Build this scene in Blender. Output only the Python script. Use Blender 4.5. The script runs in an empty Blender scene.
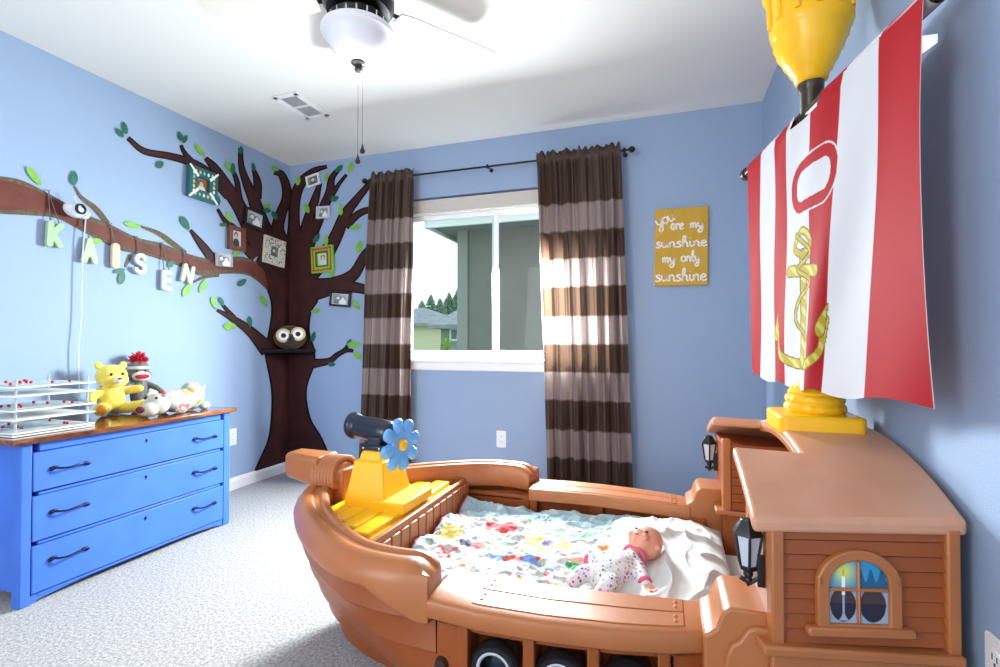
import bpy, bmesh, math, random
import numpy as np
from mathutils import Vector, Matrix
random.seed(7); np.random.seed(7)
S = bpy.context.scene
COL = S.collection
PI = math.pi

# ------------------------------------------------------------------ camera
F_PX, CX, CY = 497.0, 500.0, 333.5
YAW, PITCH, CAMH = math.radians(18.4), math.radians(0.98), 1.024
cam_loc = Vector((0, 0, CAMH))
Fv = Vector((-math.sin(YAW)*math.cos(PITCH), math.cos(YAW)*math.cos(PITCH), math.sin(PITCH)))
Rv = Vector((math.cos(YAW), math.sin(YAW), 0))
Uv = Rv.cross(Fv)

def ray(x, y):
    return Fv + Rv*((x-CX)/F_PX) + Uv*((CY-y)/F_PX)
def pt(x, y, axis, val):
    d = ray(x, y); i = 'xyz'.index(axis)
    t = (val - cam_loc[i])/d[i]
    return cam_loc + d*t

cd = bpy.data.cameras.new('camera'); cam = bpy.data.objects.new('camera', cd); COL.objects.link(cam)
cd.sensor_width = 36; cd.lens = F_PX*36/1000; cd.clip_start = .02; cd.clip_end = 300
cam.matrix_world = Matrix.Translation(cam_loc) @ Matrix((Rv, Uv, -Fv)).transposed().to_4x4()
S.camera = cam

XL, YB, XR, H = -2.857, 3.24, 0.55, 2.44

# ------------------------------------------------------------------ materials
def lin(c):
    c = c/255.0
    return c/12.92 if c <= .04045 else ((c+.055)/1.055)**2.4
def rgb(r, g, b): return (lin(r), lin(g), lin(b), 1)
def mat(name, color, rough=.5, metal=0, bump=0, bscale=200, spec=.5, coat=0, vary=0, vscale=5, emit=0, transl=0, col_attr=False, sheen=0, detail=3):
    m = bpy.data.materials.new(name); m.use_nodes = True
    nt = m.node_tree; b = nt.nodes['Principled BSDF']
    b.inputs['Base Color'].default_value = color
    b.inputs['Roughness'].default_value = rough
    b.inputs['Metallic'].default_value = metal
    b.inputs['Specular IOR Level'].default_value = spec
    b.inputs['Coat Weight'].default_value = coat
    if sheen: b.inputs['Sheen Weight'].default_value = sheen
    if emit:
        b.inputs['Emission Color'].default_value = color
        b.inputs['Emission Strength'].default_value = emit
    tc = nt.nodes.new('ShaderNodeTexCoord')
    src = None
    if col_attr:
        a = nt.nodes.new('ShaderNodeAttribute'); a.attribute_name = 'Col'
        nt.links.new(a.outputs['Color'], b.inputs['Base Color']); src = a.outputs['Color']
    if vary:
        n = nt.nodes.new('ShaderNodeTexNoise'); n.inputs['Scale'].default_value = vscale; n.inputs['Detail'].default_value = detail
        nt.links.new(tc.outputs['Object'], n.inputs['Vector'])
        mr = nt.nodes.new('ShaderNodeMapRange'); mr.inputs['From Min'].default_value = .3; mr.inputs['From Max'].default_value = .7
        mr.inputs['To Min'].default_value = 1-vary; mr.inputs['To Max'].default_value = 1+vary
        nt.links.new(n.outputs['Fac'], mr.inputs['Value'])
        mx = nt.nodes.new('ShaderNodeVectorMath'); mx.operation = 'SCALE'
        if src: nt.links.new(src, mx.inputs[0])
        else: mx.inputs[0].default_value = color[:3]
        nt.links.new(mr.outputs[0], mx.inputs['Scale'])
        nt.links.new(mx.outputs[0], b.inputs['Base Color']); src = mx.outputs[0]
    if bump:
        n = nt.nodes.new('ShaderNodeTexNoise'); n.inputs['Scale'].default_value = bscale; n.inputs['Detail'].default_value = 4
        nt.links.new(tc.outputs['Object'], n.inputs['Vector'])
        bp = nt.nodes.new('ShaderNodeBump'); bp.inputs['Strength'].default_value = bump; bp.inputs['Distance'].default_value = .004
        nt.links.new(n.outputs['Fac'], bp.inputs['Height']); nt.links.new(bp.outputs[0], b.inputs['Normal'])
    if transl:
        tr = nt.nodes.new('ShaderNodeBsdfTranslucent'); tr.inputs['Color'].default_value = color
        if src: nt.links.new(src, tr.inputs['Color'])
        ms = nt.nodes.new('ShaderNodeMixShader'); ms.inputs[0].default_value = transl
        out = nt.nodes['Material Output']
        nt.links.new(b.outputs[0], ms.inputs[1]); nt.links.new(tr.outputs[0], ms.inputs[2]); nt.links.new(ms.outputs[0], out.inputs['Surface'])
    return m

M = {}
M['wall'] = mat('wall_blue', rgb(151, 172, 201), .62, bump=.25, bscale=260, spec=.35)
M['ceil'] = mat('ceiling_white', rgb(230, 229, 224), .85, bump=.15, bscale=160, spec=.2)
M['carpet'] = mat('carpet', rgb(164, 160, 158), .95, bump=1.0, bscale=170, spec=.1, vary=.42, vscale=95, sheen=.2, detail=5)
M['white'] = mat('white_paint', rgb(240, 240, 238), .4)
M['vinyl'] = mat('white_vinyl', rgb(245, 246, 248), .3)
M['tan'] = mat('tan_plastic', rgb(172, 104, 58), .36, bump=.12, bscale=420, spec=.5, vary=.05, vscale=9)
M['tan_side_shade'] = mat('tan_plastic_shaded', rgb(148, 74, 26), .38, bump=.12, bscale=420, spec=.5, vary=.05, vscale=9)  # same plastic as the rails, side shade darkened into the base colour
M['yellow'] = mat('yellow_plastic', rgb(250, 190, 20), .3, vary=.04, vscale=8, spec=.5)
M['black'] = mat('black_plastic', rgb(22, 24, 28), .3)
M['black_metal'] = mat('black_metal', rgb(20, 18, 18), .35, metal=.4)
M['navy'] = mat('dark_navy_plastic', rgb(22, 34, 52), .28)
M['skyblue'] = mat('sky_blue_plastic', rgb(110, 175, 235), .35)
M['mast'] = mat('mast_brown', rgb(58, 44, 26), .32)
M['dresser'] = mat('dresser_blue', rgb(70, 118, 214), .45, vary=.08, vscale=7, spec=.4, bump=.05, bscale=60)
M['iron'] = mat('dark_iron', rgb(24, 26, 60), .4, metal=.6)
M['groove'] = mat('dark_gap', rgb(30, 50, 110), .8)
M['trunk'] = mat('trunk_paint', rgb(60, 28, 25), .55, vary=.28, vscale=9, spec=.25, detail=6)
M['limb'] = mat('limb_paint', rgb(104, 52, 42), .55, vary=.25, vscale=11, spec=.25, detail=6)
M['outline'] = mat('bark_outline_paint', rgb(18, 10, 12), .6, spec=.2)
M['bark'] = mat('olive_bark_paint', rgb(96, 84, 66), .6, vary=.35, vscale=60, spec=.2)
M['leaf_l'] = mat('leaf_lime_paint', rgb(120, 180, 62), .55, vary=.2, vscale=60)
M['leaf_d'] = mat('leaf_green_paint', rgb(18, 100, 78), .55, vary=.35, vscale=70)
M['glass_white'] = mat('frosted_glass', rgb(236, 238, 242), .35, transl=.25)
M['fan_blade'] = mat('fan_blade', rgb(226, 222, 210), .6)
M['vent_dark'] = mat('vent_grey', rgb(160, 162, 166), .6)
M['slot'] = mat('slot_dark', rgb(40, 40, 40), .8)
M['sheet'] = mat('white_sheet', rgb(218, 218, 214), .85, sheen=.2, bump=.2, bscale=90)
M['skin'] = mat('doll_vinyl', rgb(228, 160, 132), .5)
M['pink'] = mat('pink_trim', rgb(216, 90, 130), .8)
M['rope'] = mat('string_brown', rgb(110, 100, 92), .8)
M['cord'] = mat('white_cord', rgb(214, 220, 228), .6)
M['col'] = mat('printed_surface', (1, 1, 1, 1), .6, col_attr=True)
M['col_cloth'] = mat('printed_cloth', (1, 1, 1, 1), .85, col_attr=True, bump=.3, bscale=120, sheen=.15)
M['flagcloth'] = mat('flag_nylon', (1, 1, 1, 1), .7, col_attr=True, transl=.10, bump=.3, bscale=11, spec=.15)
M['curtain'] = mat('curtain_cloth', (1, 1, 1, 1), .5, col_attr=True, transl=.30, bump=.35, bscale=150)
M['wood_edge'] = mat('worn_wood_edge', rgb(96, 44, 24), .3, vary=.3, vscale=30)
M['lantern_pane'] = mat('lantern_pane', rgb(196, 204, 214), .3)

def wood_top():
    m = mat('wood_top', rgb(104, 52, 26), .12, coat=.6); nt = m.node_tree; b = nt.nodes['Principled BSDF']
    tc = nt.nodes.new('ShaderNodeTexCoord'); mp = nt.nodes.new('ShaderNodeMapping'); mp.inputs['Scale'].default_value = (22, 2.2, 10)
    n = nt.nodes.new('ShaderNodeTexNoise'); n.inputs['Scale'].default_value = 2.2; n.inputs['Detail'].default_value = 7; n.inputs['Distortion'].default_value = 1.2
    r = nt.nodes.new('ShaderNodeValToRGB'); r.color_ramp.elements[0].color = rgb(64, 24, 14); r.color_ramp.elements[0].position = .32
    r.color_ramp.elements[1].color = rgb(168, 100, 52); r.color_ramp.elements[1].position = .72
    nt.links.new(tc.outputs['Object'], mp.inputs[0]); nt.links.new(mp.outputs[0], n.inputs['Vector']); nt.links.new(n.outputs['Fac'], r.inputs[0]); nt.links.new(r.outputs[0], b.inputs['Base Color'])
    return m
M['wood'] = wood_top()
def glass(name, tint=(.92, .96, .95, 1)):
    m = bpy.data.materials.new(name); m.use_nodes = True; nt = m.node_tree; nt.nodes.clear()
    o = nt.nodes.new('ShaderNodeOutputMaterial'); t = nt.nodes.new('ShaderNodeBsdfTransparent'); t.inputs[0].default_value = tint
    g = nt.nodes.new('ShaderNodeBsdfGlossy'); g.inputs['Roughness'].default_value = .02
    mx = nt.nodes.new('ShaderNodeMixShader'); mx.inputs[0].default_value = .005
    nt.links.new(t.outputs[0], mx.inputs[1]); nt.links.new(g.outputs[0], mx.inputs[2]); nt.links.new(mx.outputs[0], o.inputs[0])
    return m
M['glass'] = glass('window_glass'); M['acrylic'] = glass('clear_acrylic', (.86, .9, .92, 1))
M['glass_tint'] = glass('window_glass_tinted', (.84, .92, .90, 1))

# ------------------------------------------------------------------ object helpers
XF = {}
def tag(o, label=None, cat=None, group=None, kind=None):
    if label: o['label'] = label
    if cat: o['category'] = cat
    if group: o['group'] = group
    if kind: o['kind'] = kind
    return o
def thing(name, label, cat, loc=(0, 0, 0), rot=None, group=None):
    o = bpy.data.objects.new(name, None); COL.objects.link(o)
    mtx = Matrix.Translation(Vector(loc)) @ (rot if rot is not None else Matrix.Identity(4))
    o.matrix_world = mtx; XF[o.name] = mtx
    o.empty_display_size = .05
    return tag(o, label, cat, group)

class MB:
    """collects shapes (world coordinates) and builds one mesh object"""
    def __init__(s): s.v = []; s.f = []; s.mi = []; s.cur = 0
    def add(s, vs, fs):
        n = len(s.v); s.v += [tuple(v) for v in vs]; s.f += [tuple(n+i for i in f) for f in fs]; s.mi += [s.cur]*len(fs); return s
    def mat(s, i): s.cur = i; return s
    def box(s, x0, x1, y0, y1, z0, z1, m=None):
        vs = [Vector((x, y, z)) for z in (z0, z1) for y in (y0, y1) for x in (x0, x1)]
        if m is not None: vs = [m @ v for v in vs]
        return s.add(vs, [(0, 2, 3, 1), (4, 5, 7, 6), (0, 1, 5, 4), (2, 6, 7, 3), (0, 4, 6, 2), (1, 3, 7, 5)])
    def prism(s, poly, fn, a, b):
        """poly: list of 2d points; fn(p, q, h) -> world point; extruded between h=a and h=b"""
        n = len(poly)
        vs = [fn(p[0], p[1], a) for p in poly]+[fn(p[0], p[1], b) for p in poly]
        fs = [tuple(range(n))[::-1], tuple(range(n, 2*n))]+[(i, (i+1) % n, n+(i+1) % n, n+i) for i in range(n)]
        return s.add(vs, fs)
    def grid(s, rows, close_u=False, close_v=False):
        nr, nc = len(rows), len(rows[0]); vs = [v for r in rows for v in r]; fs = []
        for i in range(nr-(0 if close_v else 1)):
            for j in range(nc-(0 if close_u else 1)):
                a, b = i*nc+j, i*nc+(j+1) % nc; c, d = ((i+1) % nr)*nc+(j+1) % nc, ((i+1) % nr)*nc+j
                fs.append((a, b, c, d))
        return s.add(vs, fs)
    def lathe(s, prof, m=None, n=28, wob=None, caps=True):
        """prof: (r, z) list, around local z"""
        rows = []
        for r, z in prof:
            row = []
            for k in range(n):
                a = 2*PI*k/n; rr = r if wob is None else r*wob(a, z)
                v = Vector((rr*math.cos(a), rr*math.sin(a), z)); row.append(m @ v if m is not None else v)
            rows.append(row)
        s.grid(rows, close_u=True)
        for row in ((rows[0], rows[-1]) if caps else ()):
            s.add(row, [tuple(range(n))])
        return s
    def tube(s, path, rad, n=10, flat=1.0, up=None):
        path = [Vector(p) for p in path]; rows = []
        if not isinstance(rad, (list, tuple)): rad = [rad]*len(path)
        prev = None
        for i, p in enumerate(path):
            t = (path[min(i+1, len(path)-1)]-path[max(i-1, 0)]).normalized()
            if prev is None:
                a = Vector(up) if up else (Vector((0, 0, 1)) if abs(t.z) < .9 else Vector((1, 0, 0)))
            else: a = prev
            u = (a-t*a.dot(t)).normalized(); w = t.cross(u); prev = u
            rows.append([p+(u*math.cos(2*PI*k/n)+w*math.sin(2*PI*k/n)*flat)*rad[i] for k in range(n)])
        s.grid(rows, close_u=True); s.add(rows[0], [tuple(range(n))]); s.add(rows[-1], [tuple(range(n))])
        return s
    def ell(s, c, r, m=None, nu=20, nv=12):
        rows = []
        c = Vector(c)
        for i in range(nv+1):
            th = PI*i/nv; th = min(max(th, .02), PI-.02)
            row = []
            for k in range(nu):
                a = 2*PI*k/nu
                v = Vector((r[0]*math.sin(th)*math.cos(a), r[1]*math.sin(th)*math.sin(a), r[2]*math.cos(th)))
                if m is not None: v = m.to_3x3() @ v
                row.append(c+v)
            rows.append(row)
        s.grid(rows, close_u=True); s.add(rows[0], [tuple(range(nu))]); s.add(rows[-1], [tuple(range(nu))])
        return s
    def build(s, name, mats, parent=None, bevel=0, smooth=40, label=None, cat=None, group=None, kind=None, subsurf=0, cols=None, bseg=2, solid=0):
        me = bpy.data.meshes.new(name)
        if parent is not None:
            root = parent; inv = XF[parent.name].inverted() if parent.name in XF else Matrix.Identity(4)
            vs = [inv @ Vector(v) for v in s.v]
        else: vs = s.v
        me.from_pydata([tuple(v) for v in vs], [], s.f); me.validate(); 
        if not isinstance(mats, (list, tuple)): mats = [mats]
        for m in mats: me.materials.append(m)
        if len(mats) > 1 and len(me.polygons) == len(s.mi):
            me.polygons.foreach_set('material_index', s.mi)
        bm = bmesh.new(); bm.from_mesh(me)
        if cols is None: bmesh.ops.remove_doubles(bm, verts=bm.verts, dist=1e-5)
        if not smooth == -1: bmesh.ops.recalc_face_normals(bm, faces=bm.faces)
        bm.to_mesh(me); bm.free()
        if smooth > 0:
            me.polygons.foreach_set('use_smooth', [True]*len(me.polygons))
            me.set_sharp_from_angle(angle=math.radians(smooth))
        if cols is not None:
            at = me.color_attributes.new('Col', 'FLOAT_COLOR', 'POINT')
            at.data.foreach_set('color', np.asarray(cols, dtype=np.float32).reshape(-1))
        o = bpy.data.objects.new(name, me); COL.objects.link(o)
        if parent is not None:
            o.parent = parent; XF[o.name] = XF.get(parent.name, Matrix.Identity(4))
        if bevel:
            b = o.modifiers.new('bevel', 'BEVEL'); b.width = bevel; b.segments = bseg; b.limit_method = 'ANGLE'; b.angle_limit = math.radians(35)
        if solid:
            b = o.modifiers.new('solid', 'SOLIDIFY'); b.thickness = solid; b.offset = -1
        if subsurf:
            b = o.modifiers.new('sub', 'SUBSURF'); b.levels = subsurf; b.render_levels = subsurf
        return tag(o, label, cat, group, kind)

def frame_m(o, x, y, z):
    """matrix with given origin and axes"""
    return Matrix.Translation(Vector(o)) @ Matrix((Vector(x).normalized(), Vector(y).normalized(), Vector(z).normalized())).transposed().to_4x4()
def rotm(rx=0, ry=0, rz=0):
    return Matrix.Rotation(rz, 4, 'Z') @ Matrix.Rotation(ry, 4, 'Y') @ Matrix.Rotation(rx, 4, 'X')
def crom(pts, n=8):
    """catmull-rom through tuples of any length"""
    P = [np.array(p, float) for p in pts]; P = [2*P[0]-P[1]]+P+[2*P[-1]-P[-2]]; out = []
    for i in range(1, len(P)-2):
        for k in range(n):
            t = k/n; a, b, c, d = P[i-1], P[i], P[i+1], P[i+2]
            out.append(.5*((2*b)+(-a+c)*t+(2*a-5*b+4*c-d)*t*t+(-a+3*b-3*c+d)*t**3))
    out.append(P[-2]); return out
def resample(pts, n):
    P = np.array(pts, float); d = np.r_[0, np.cumsum(np.linalg.norm(np.diff(P[:, :2], axis=0), axis=1))]
    t = np.linspace(0, d[-1], n)
    return np.stack([np.interp(t, d, P[:, k]) for k in range(P.shape[1])], 1)
def rrect(w, h, r, n=5):
    out = []
    for cx, cy, a0 in ((w/2-r, h/2-r, 0), (-w/2+r, h/2-r, 90), (-w/2+r, -h/2+r, 180), (w/2-r, -h/2+r, 270)):
        for k in range(n+1):
            a = math.radians(a0+90*k/n); out.append((cx+r*math.cos(a), cy+r*math.sin(a)))
    return out

# ------------------------------------------------------------------ room shell
YF = -1.6
b = MB(); b.box(XL-.1, XR+.1, YF, YB+.1, -.12, 0); b.build('floor', M['carpet'], kind='structure', smooth=0)
b = MB(); b.box(XL-.1, XR+.1, YF, YB+.1, H, H+.12); b.build('ceiling', M['ceil'], kind='structure', smooth=0)
b = MB(); b.box(XL-.12, XL, YF, YB+.12, 0, H); b.build('wall_left', M['wall'], kind='structure', smooth=0)
b = MB(); b.box(XR, XR+.12, YF, YB+.12, 0, H); b.build('wall_right', M['wall'], kind='structure', smooth=0)
WX0, WX1, WZ0, WZ1 = -1.85, -.45, .90, 2.07
b = MB()
b.box(XL, WX0, YB, YB+.12, 0, H); b.box(WX1, XR, YB, YB+.12, 0, H); b.box(WX0, WX1, YB, YB+.12, 0, WZ0); b.box(WX0, WX1, YB, YB+.12, WZ1, H)
b.build('wall_back', M['wall'], kind='structure', smooth=0)
def baseboard(name, fn):
    prof = [(0, 0), (.014, 0), (.014, .06), (.009, .075), (.004, .082), (0, .082)]
    b = MB(); b.prism(prof, fn, 0, 1); b.build(name, M['white'], kind='structure', smooth=0)
baseboard('baseboard_left', lambda p, q, h: Vector((XL+p, YF+h*(YB-YF), q)))
baseboard('baseboard_back', lambda p, q, h: Vector((XL+.014+h*(XR-XL-.028), YB-p, q)))
baseboard('baseboard_right', lambda p, q, h: Vector((XR-p, YF+h*(YB-YF), q)))

# window
win = thing('window_1', None, None, ((WX0+WX1)/2, YB+.08, WZ0)); win['kind'] = 'structure'; win['label'] = 'white vinyl sliding window behind the curtains'
b = MB(); fy0, fy1 = YB+.055, YB+.105
fw = .05
b.box(WX0, WX0+fw, fy0, fy1, WZ0, WZ1); b.box(WX1-fw, WX1, fy0, fy1, WZ0, WZ1); b.box(WX0, WX1, fy0, fy1, WZ0, WZ0+.035); b.box(WX0, WX1, fy0, fy1, WZ1-.14, WZ1)
b.build('window_frame', M['vinyl'], win, bevel=.004)
XS = -1.135
def sash(x0, x1, y0, y1, gm):
    z0, z1 = WZ0+.03, WZ1-.12; w = .032
    b = MB(); b.box(x0, x0+w, y0, y1, z0, z1); b.box(x1-w, x1, y0, y1, z0, z1); b.box(x0+w, x1-w, y0, y1, z0, z0+w); b.box(x0+w, x1-w, y0, y1, z1-w, z1)
    o = b.build('sash', M['vinyl'], win, bevel=.003)
    g = MB(); ym = (y0+y1)/2; g.box(x0+w, x1-w, ym-.002, ym+.002, z0+w, z1-w); g.build('pane', gm, o, smooth=0)
sash(WX0+.03, XS+.025, fy0-.004, fy0+.02, M['glass_tint']); sash(XS-.03, WX1-.03, fy0+.024, fy1-.004, M['glass'])
b = MB(); b.box(XS-.012, XS+.0, fy0-.016, fy0-.004, 1.36, 1.42); b.build('latch', M['vinyl'], win, bevel=.003)
b = MB()
b.prism([(0, 0), (.10, 0), (.10, -.018), (.086, -.026), (.075, -.075), (.055, -.082), (.055, -.02), (0, -.02)], lambda p, q, h: Vector((WX0-.04+h*(WX1-WX0+.08), fy0-p+0.0, WZ0+q+.002)), 0, 1)
b.build('window_sill', M['vinyl'], win, bevel=.002)
b = MB(); b.box(WX0+.02, WX1-.02, YB+.008, YB+.05, WZ1-.115, WZ1-.015)
for k in range(9): b.box(WX0+.015, WX1-.015, YB+.004, YB+.053, WZ1-.112+k*.0105, WZ1-.108+k*.0105)
b.build('raised_blind', mat('blind_cream', rgb(214, 208, 200), .7), win, bevel=.001)

# ------------------------------------------------------------------ outside (window side), seen from an upper floor
GZ = -2.9
M['stucco'] = mat('stucco_taupe', rgb(112, 112, 104), .9, bump=.5, bscale=14, vary=.07, vscale=3)
M['stucco_l'] = mat('corner_board', rgb(132, 134, 126), .8)
M['fascia'] = mat('fascia_white', rgb(226, 228, 228), .5)
M['soffit'] = mat('soffit_grey', rgb(120, 124, 126), .8)
M['shingle'] = mat('shingle_grey', rgb(150, 150, 152), .9, vary=.2, vscale=3)
M['cream'] = mat('cream_siding', rgb(222, 214, 180), .8)
M['greysiding'] = mat('grey_siding', rgb(138, 146, 140), .8)
M['grass'] = mat('lawn', rgb(110, 140, 80), .95, vary=.2, vscale=2)
b = MB(); b.box(-90, 50, YB+.5, 110, GZ-.2, GZ); tag(b.build('lawn', M['grass'], smooth=0), None, None, None, 'structure')
YN = 6.6
nb = thing('neighbour_house', 'taupe stucco house wall with white eave close outside the window', 'house', (1.0, YN+2, GZ))
xc = pt(458, 300, 'y', YN).x
b = MB(); b.box(xc+.05, 6, YN, YN+5, GZ, 2.75); b.build('wall', M['stucco'], nb, smooth=0)
b = MB(); b.box(xc, xc+.16, YN-.03, YN+.10, GZ, 2.7); b.build('corner_board', M['stucco_l'], nb, bevel=.005)
ez = pt(480, 222, 'y', YN-.5).z
xe = pt(424, 236, 'y', YN-.5).x
b = MB(); b.box(xe+.03, 6, YN-.45, YN+5.4, ez+.02, ez+.06); b.build('soffit', M['soffit'], nb, smooth=0)
b = MB(); b.box(xe, 6, YN-.5, YN-.45, ez-.02, ez+.17); b.box(xe, xe+.04, YN-.5, YN+5.4, ez-.02, ez+.17); b.build('fascia', M['fascia'], nb, bevel=.004)
b = MB(); b.prism([(0, 0), (.1, 0), (.12, .09), (0, .09)], lambda p, q, h: Vector((xe+h*(6-xe), YN-.5-p, ez+.07+q)), 0, 1); b.build('gutter', M['fascia'], nb, bevel=.004)
b = MB(); b.add([(xe, YN-.55, ez+.17), (6, YN-.55, ez+.17), (6, YN+2.4, ez+1.3), (xe+2.6, YN+2.4, ez+1.3), (xe, YN+5.4, ez+.17), (6, YN+5.4, ez+.17)], [(0, 1, 2, 3), (0, 3, 4), (3, 2, 5, 4), (0, 4, 5, 1), (1, 5, 2)]); b.build('roof', M['shingle'], nb, smooth=0)

def far_house(name, label, x0p, x1p, zt_p, apex, Y, wallm, depth=6, win_rect=None):
    a = pt(x0p, zt_p, 'y', Y); c = pt(x1p, zt_p, 'y', Y)
    r = thing(name, label, 'house', ((a.x+c.x)/2, Y+depth/2, GZ))
    b = MB(); b.box(a.x, c.x, Y, Y+depth, GZ, a.z); b.build('wall', wallm, r, smooth=0)
    ap = pt(apex[0], apex[1], 'y', Y+depth/2); e = .5
    b = MB(); b.add([(a.x-e, Y-e, a.z), (c.x+e, Y-e, a.z), (c.x+e, Y+depth+e, a.z), (a.x-e, Y+depth+e, a.z), (ap.x-(c.x-a.x)*.15, Y+depth/2, ap.z), (ap.x, Y+depth/2, ap.z),
                     (a.x-e, Y-e, a.z-.2), (c.x+e, Y-e, a.z-.2), (c.x+e, Y+depth+e, a.z-.2), (a.x-e, Y+depth+e, a.z-.2)],
                    [(0, 1, 5, 4), (1, 2, 5), (2, 3, 4, 5), (3, 0, 4), (0, 6, 7, 1), (1, 7, 8, 2), (2, 8, 9, 3), (3, 9, 6, 0), (6, 9, 8, 7)])
    b.build('roof', M['shingle'], r, smooth=0)
    if win_rect:
        p = pt(win_rect[0], win_rect[1], 'y', Y); q = pt(win_rect[2], win_rect[3], 'y', Y)
        b = MB(); b.box(p.x, q.x, Y-.06, Y+.02, q.z, p.z); f = b.build('window', M['fascia'], r, smooth=0)
        w = .1; b = MB(); b.box(p.x+w, q.x-w, Y-.08, Y-.055, q.z+w, p.z-w); b.build('pane', mat('far_pane', rgb(90, 104, 112), .3), f, smooth=0)
    return r
far_house('distant_house', 'cream distant house with grey hip roof seen low in the left window pane', 380, 440, 324, (425, 308), 31, M['cream'])
far_house('distant_house', 'grey-green distant house with a small window right of the cream house', 441, 492, 325, (470, 307), 23.2, M['greysiding'], win_rect=(450, 328, 459, 341))
# conifers beyond
def conifer(px, ytop, Y, k):
    top = pt(px, ytop, 'y', Y); z0 = GZ; hgt = top.z-z0; rad = hgt*.25
    r = thing('conifer', ['slim conifer leftmost beyond the distant houses', 'taller conifer second from left beyond the distant houses', 'dense conifer in the middle of the row beyond the distant houses', 'conifer second from the right beyond the distant houses', 'tall conifer rising beside the corner of the near house'][k], 'tree', (top.x, Y, z0))
    b = MB(); b.tube([(top.x, Y, z0), (top.x, Y, z0+hgt*.6), (top.x, Y, z0+hgt*.98)], [.22, .12, .02], 8); b.build('trunk', mat('conifer_bark', rgb(80, 66, 52), .9), r)
    b = MB(); rnd = random.Random(k)
    for i in range(900):
        t = rnd.random()**.62; z = z0+hgt*(.12+.86*t); rr = rad*(1-t)**.75*(.45+.75*rnd.random())+.05; a = rnd.random()*2*PI
        p = Vector((top.x, Y, z)); q = p+Vector((math.cos(a)*rr, math.sin(a)*rr, -.12*rr-.05*rnd.random()))
        sd = Vector((-math.sin(a), math.cos(a), 0))*(.12+.15*rr); up = Vector((0, 0, .12+.1*rr))
        b.add([p, q-sd*.4+up*.2, q+Vector((0, 0, -.1)), q+sd*.4+up*.2, q+up*.6], [(0, 1, 4), (0, 4, 3), (1, 2, 4), (2, 3, 4), (0, 2, 1), (0, 3, 2)])
    b.build('foliage', M['conifer'], r, smooth=0)
M['conifer'] = mat('conifer_hazy_green', rgb(128, 150, 126), .9, vary=.25, vscale=.8)  # green paled, distance haze mixed into the base colour
for k, (px, yt, Y) in enumerate([(422, 299, 42), (431, 293, 72), (440, 297, 49), (449, 291, 60), (458, 287, 88)]): conifer(px, yt, Y, k)
c0 = pt(447, 350, 'y', 16); r = thing('young_tree', 'small bright green treetop at the bottom of the left window pane', 'tree', (c0.x, 16, GZ))
b = MB(); b.tube([(c0.x, 16, GZ), (c0.x, 16, 1.0)], [.06, .02], 6); b.build('trunk', mat('thin_bark', rgb(110, 90, 70), .9), r)
b = MB(); rnd = random.Random(3); ct = pt(447, 348, 'y', 16)
for i in range(320):
    a, t = rnd.random()*6.28, rnd.random(); z = ct.z-.9+t*1.35; rr = .34*math.sin(PI*min(1, .15+t*.85))*rnd.random()+.02
    p = Vector((c0.x+rr*math.cos(a), 16+rr*math.sin(a), z)); d = Vector((rnd.uniform(-1, 1), rnd.uniform(-1, 1), rnd.uniform(-.5, 1)))*.06; e = Vector((rnd.uniform(-1, 1), rnd.uniform(-1, 1), rnd.uniform(-1, 1)))*.05
    b.add([p-d, p+e, p+d, p-e], [(0, 1, 2, 3)])
b.build('foliage', mat('young_leaf', rgb(150, 180, 70), .8), r, smooth=0)

# ------------------------------------------------------------------ painted tree on the two walls
CORX = lambda y: pt_corner[0]+(y-165)*pt_corner[1]
def proj(p):
    d = Vector(p)-cam_loc; z = d.dot(Fv); return CX+F_PX*d.dot(Rv)/z, CY-F_PX*d.dot(Uv)/z
ca, cb = proj((XL, YB, H)), proj((XL, YB, 0))
pt_corner = (ca[0]-(ca[1]-165)*(cb[0]-ca[0])/(cb[1]-ca[1]), (cb[0]-ca[0])/(cb[1]-ca[1]))
print('corner', ca, cb)
def clip(poly, side):
    out = []
    f = lambda p: (p[0]-CORX(p[1]))*side
    for i in range(len(poly)):
        a, b_ = poly[i], poly[(i+1) % len(poly)]; fa, fb = f(a), f(b_)
        if fa >= 0: out.append(a)
        if (fa >= 0) != (fb >= 0):
            t = fa/(fa-fb); out.append((a[0]+(b_[0]-a[0])*t, a[1]+(b_[1]-a[1])*t))
    return out
def wall_poly(b, poly, off):
    for side in (-1, 1):
        q = clip(poly, side)
        if len(q) < 3: continue
        vs = [pt(p[0], p[1], 'x', XL+off) if side < 0 else pt(p[0], p[1], 'y', YB-off) for p in q]
        b.add(vs, [tuple(range(len(vs)))])
def stroke(b, pts, off, grow=0, n=6):
    C = crom(pts, n); L, R = [], []
    for i, p in enumerate(C):
        t = C[min(i+1, len(C)-1)][:2]-C[max(i-1, 0)][:2]; t = t/np.linalg.norm(t); nn = np.array([-t[1], t[0]]); w = max(.6, p[2])/2+grow
        L.append(p[:2]+nn*w); R.append(p[:2]-nn*w)
    for i in range(len(C)-1): wall_poly(b, [tuple(L[i]), tuple(L[i+1]), tuple(R[i+1]), tuple(R[i])], off)
def band(b, top, bot, off, grow=0, n=40):
    T, B = resample(crom(top, 6), n), resample(crom(bot, 6), n)
    if grow:
        D = B-T; D /= np.linalg.norm(D, axis=1)[:, None]; T = T-D*grow; B = B+D*grow
    for i in range(n-1): wall_poly(b, [tuple(T[i]), tuple(T[i+1]), tuple(B[i+1]), tuple(B[i])], off)
tree = thing('painted_tree', 'brown tree with green leaves painted across the corner of the two blue walls', 'mural', (XL+.003, YB-.003, .08))
trunkL = [(253, 474.5), (260, 459), (269, 437), (272, 406), (271, 384), (265, 352), (268, 337), (272, 310), (268, 291), (259, 279), (256, 264), (262, 250), (266, 238)]
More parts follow.
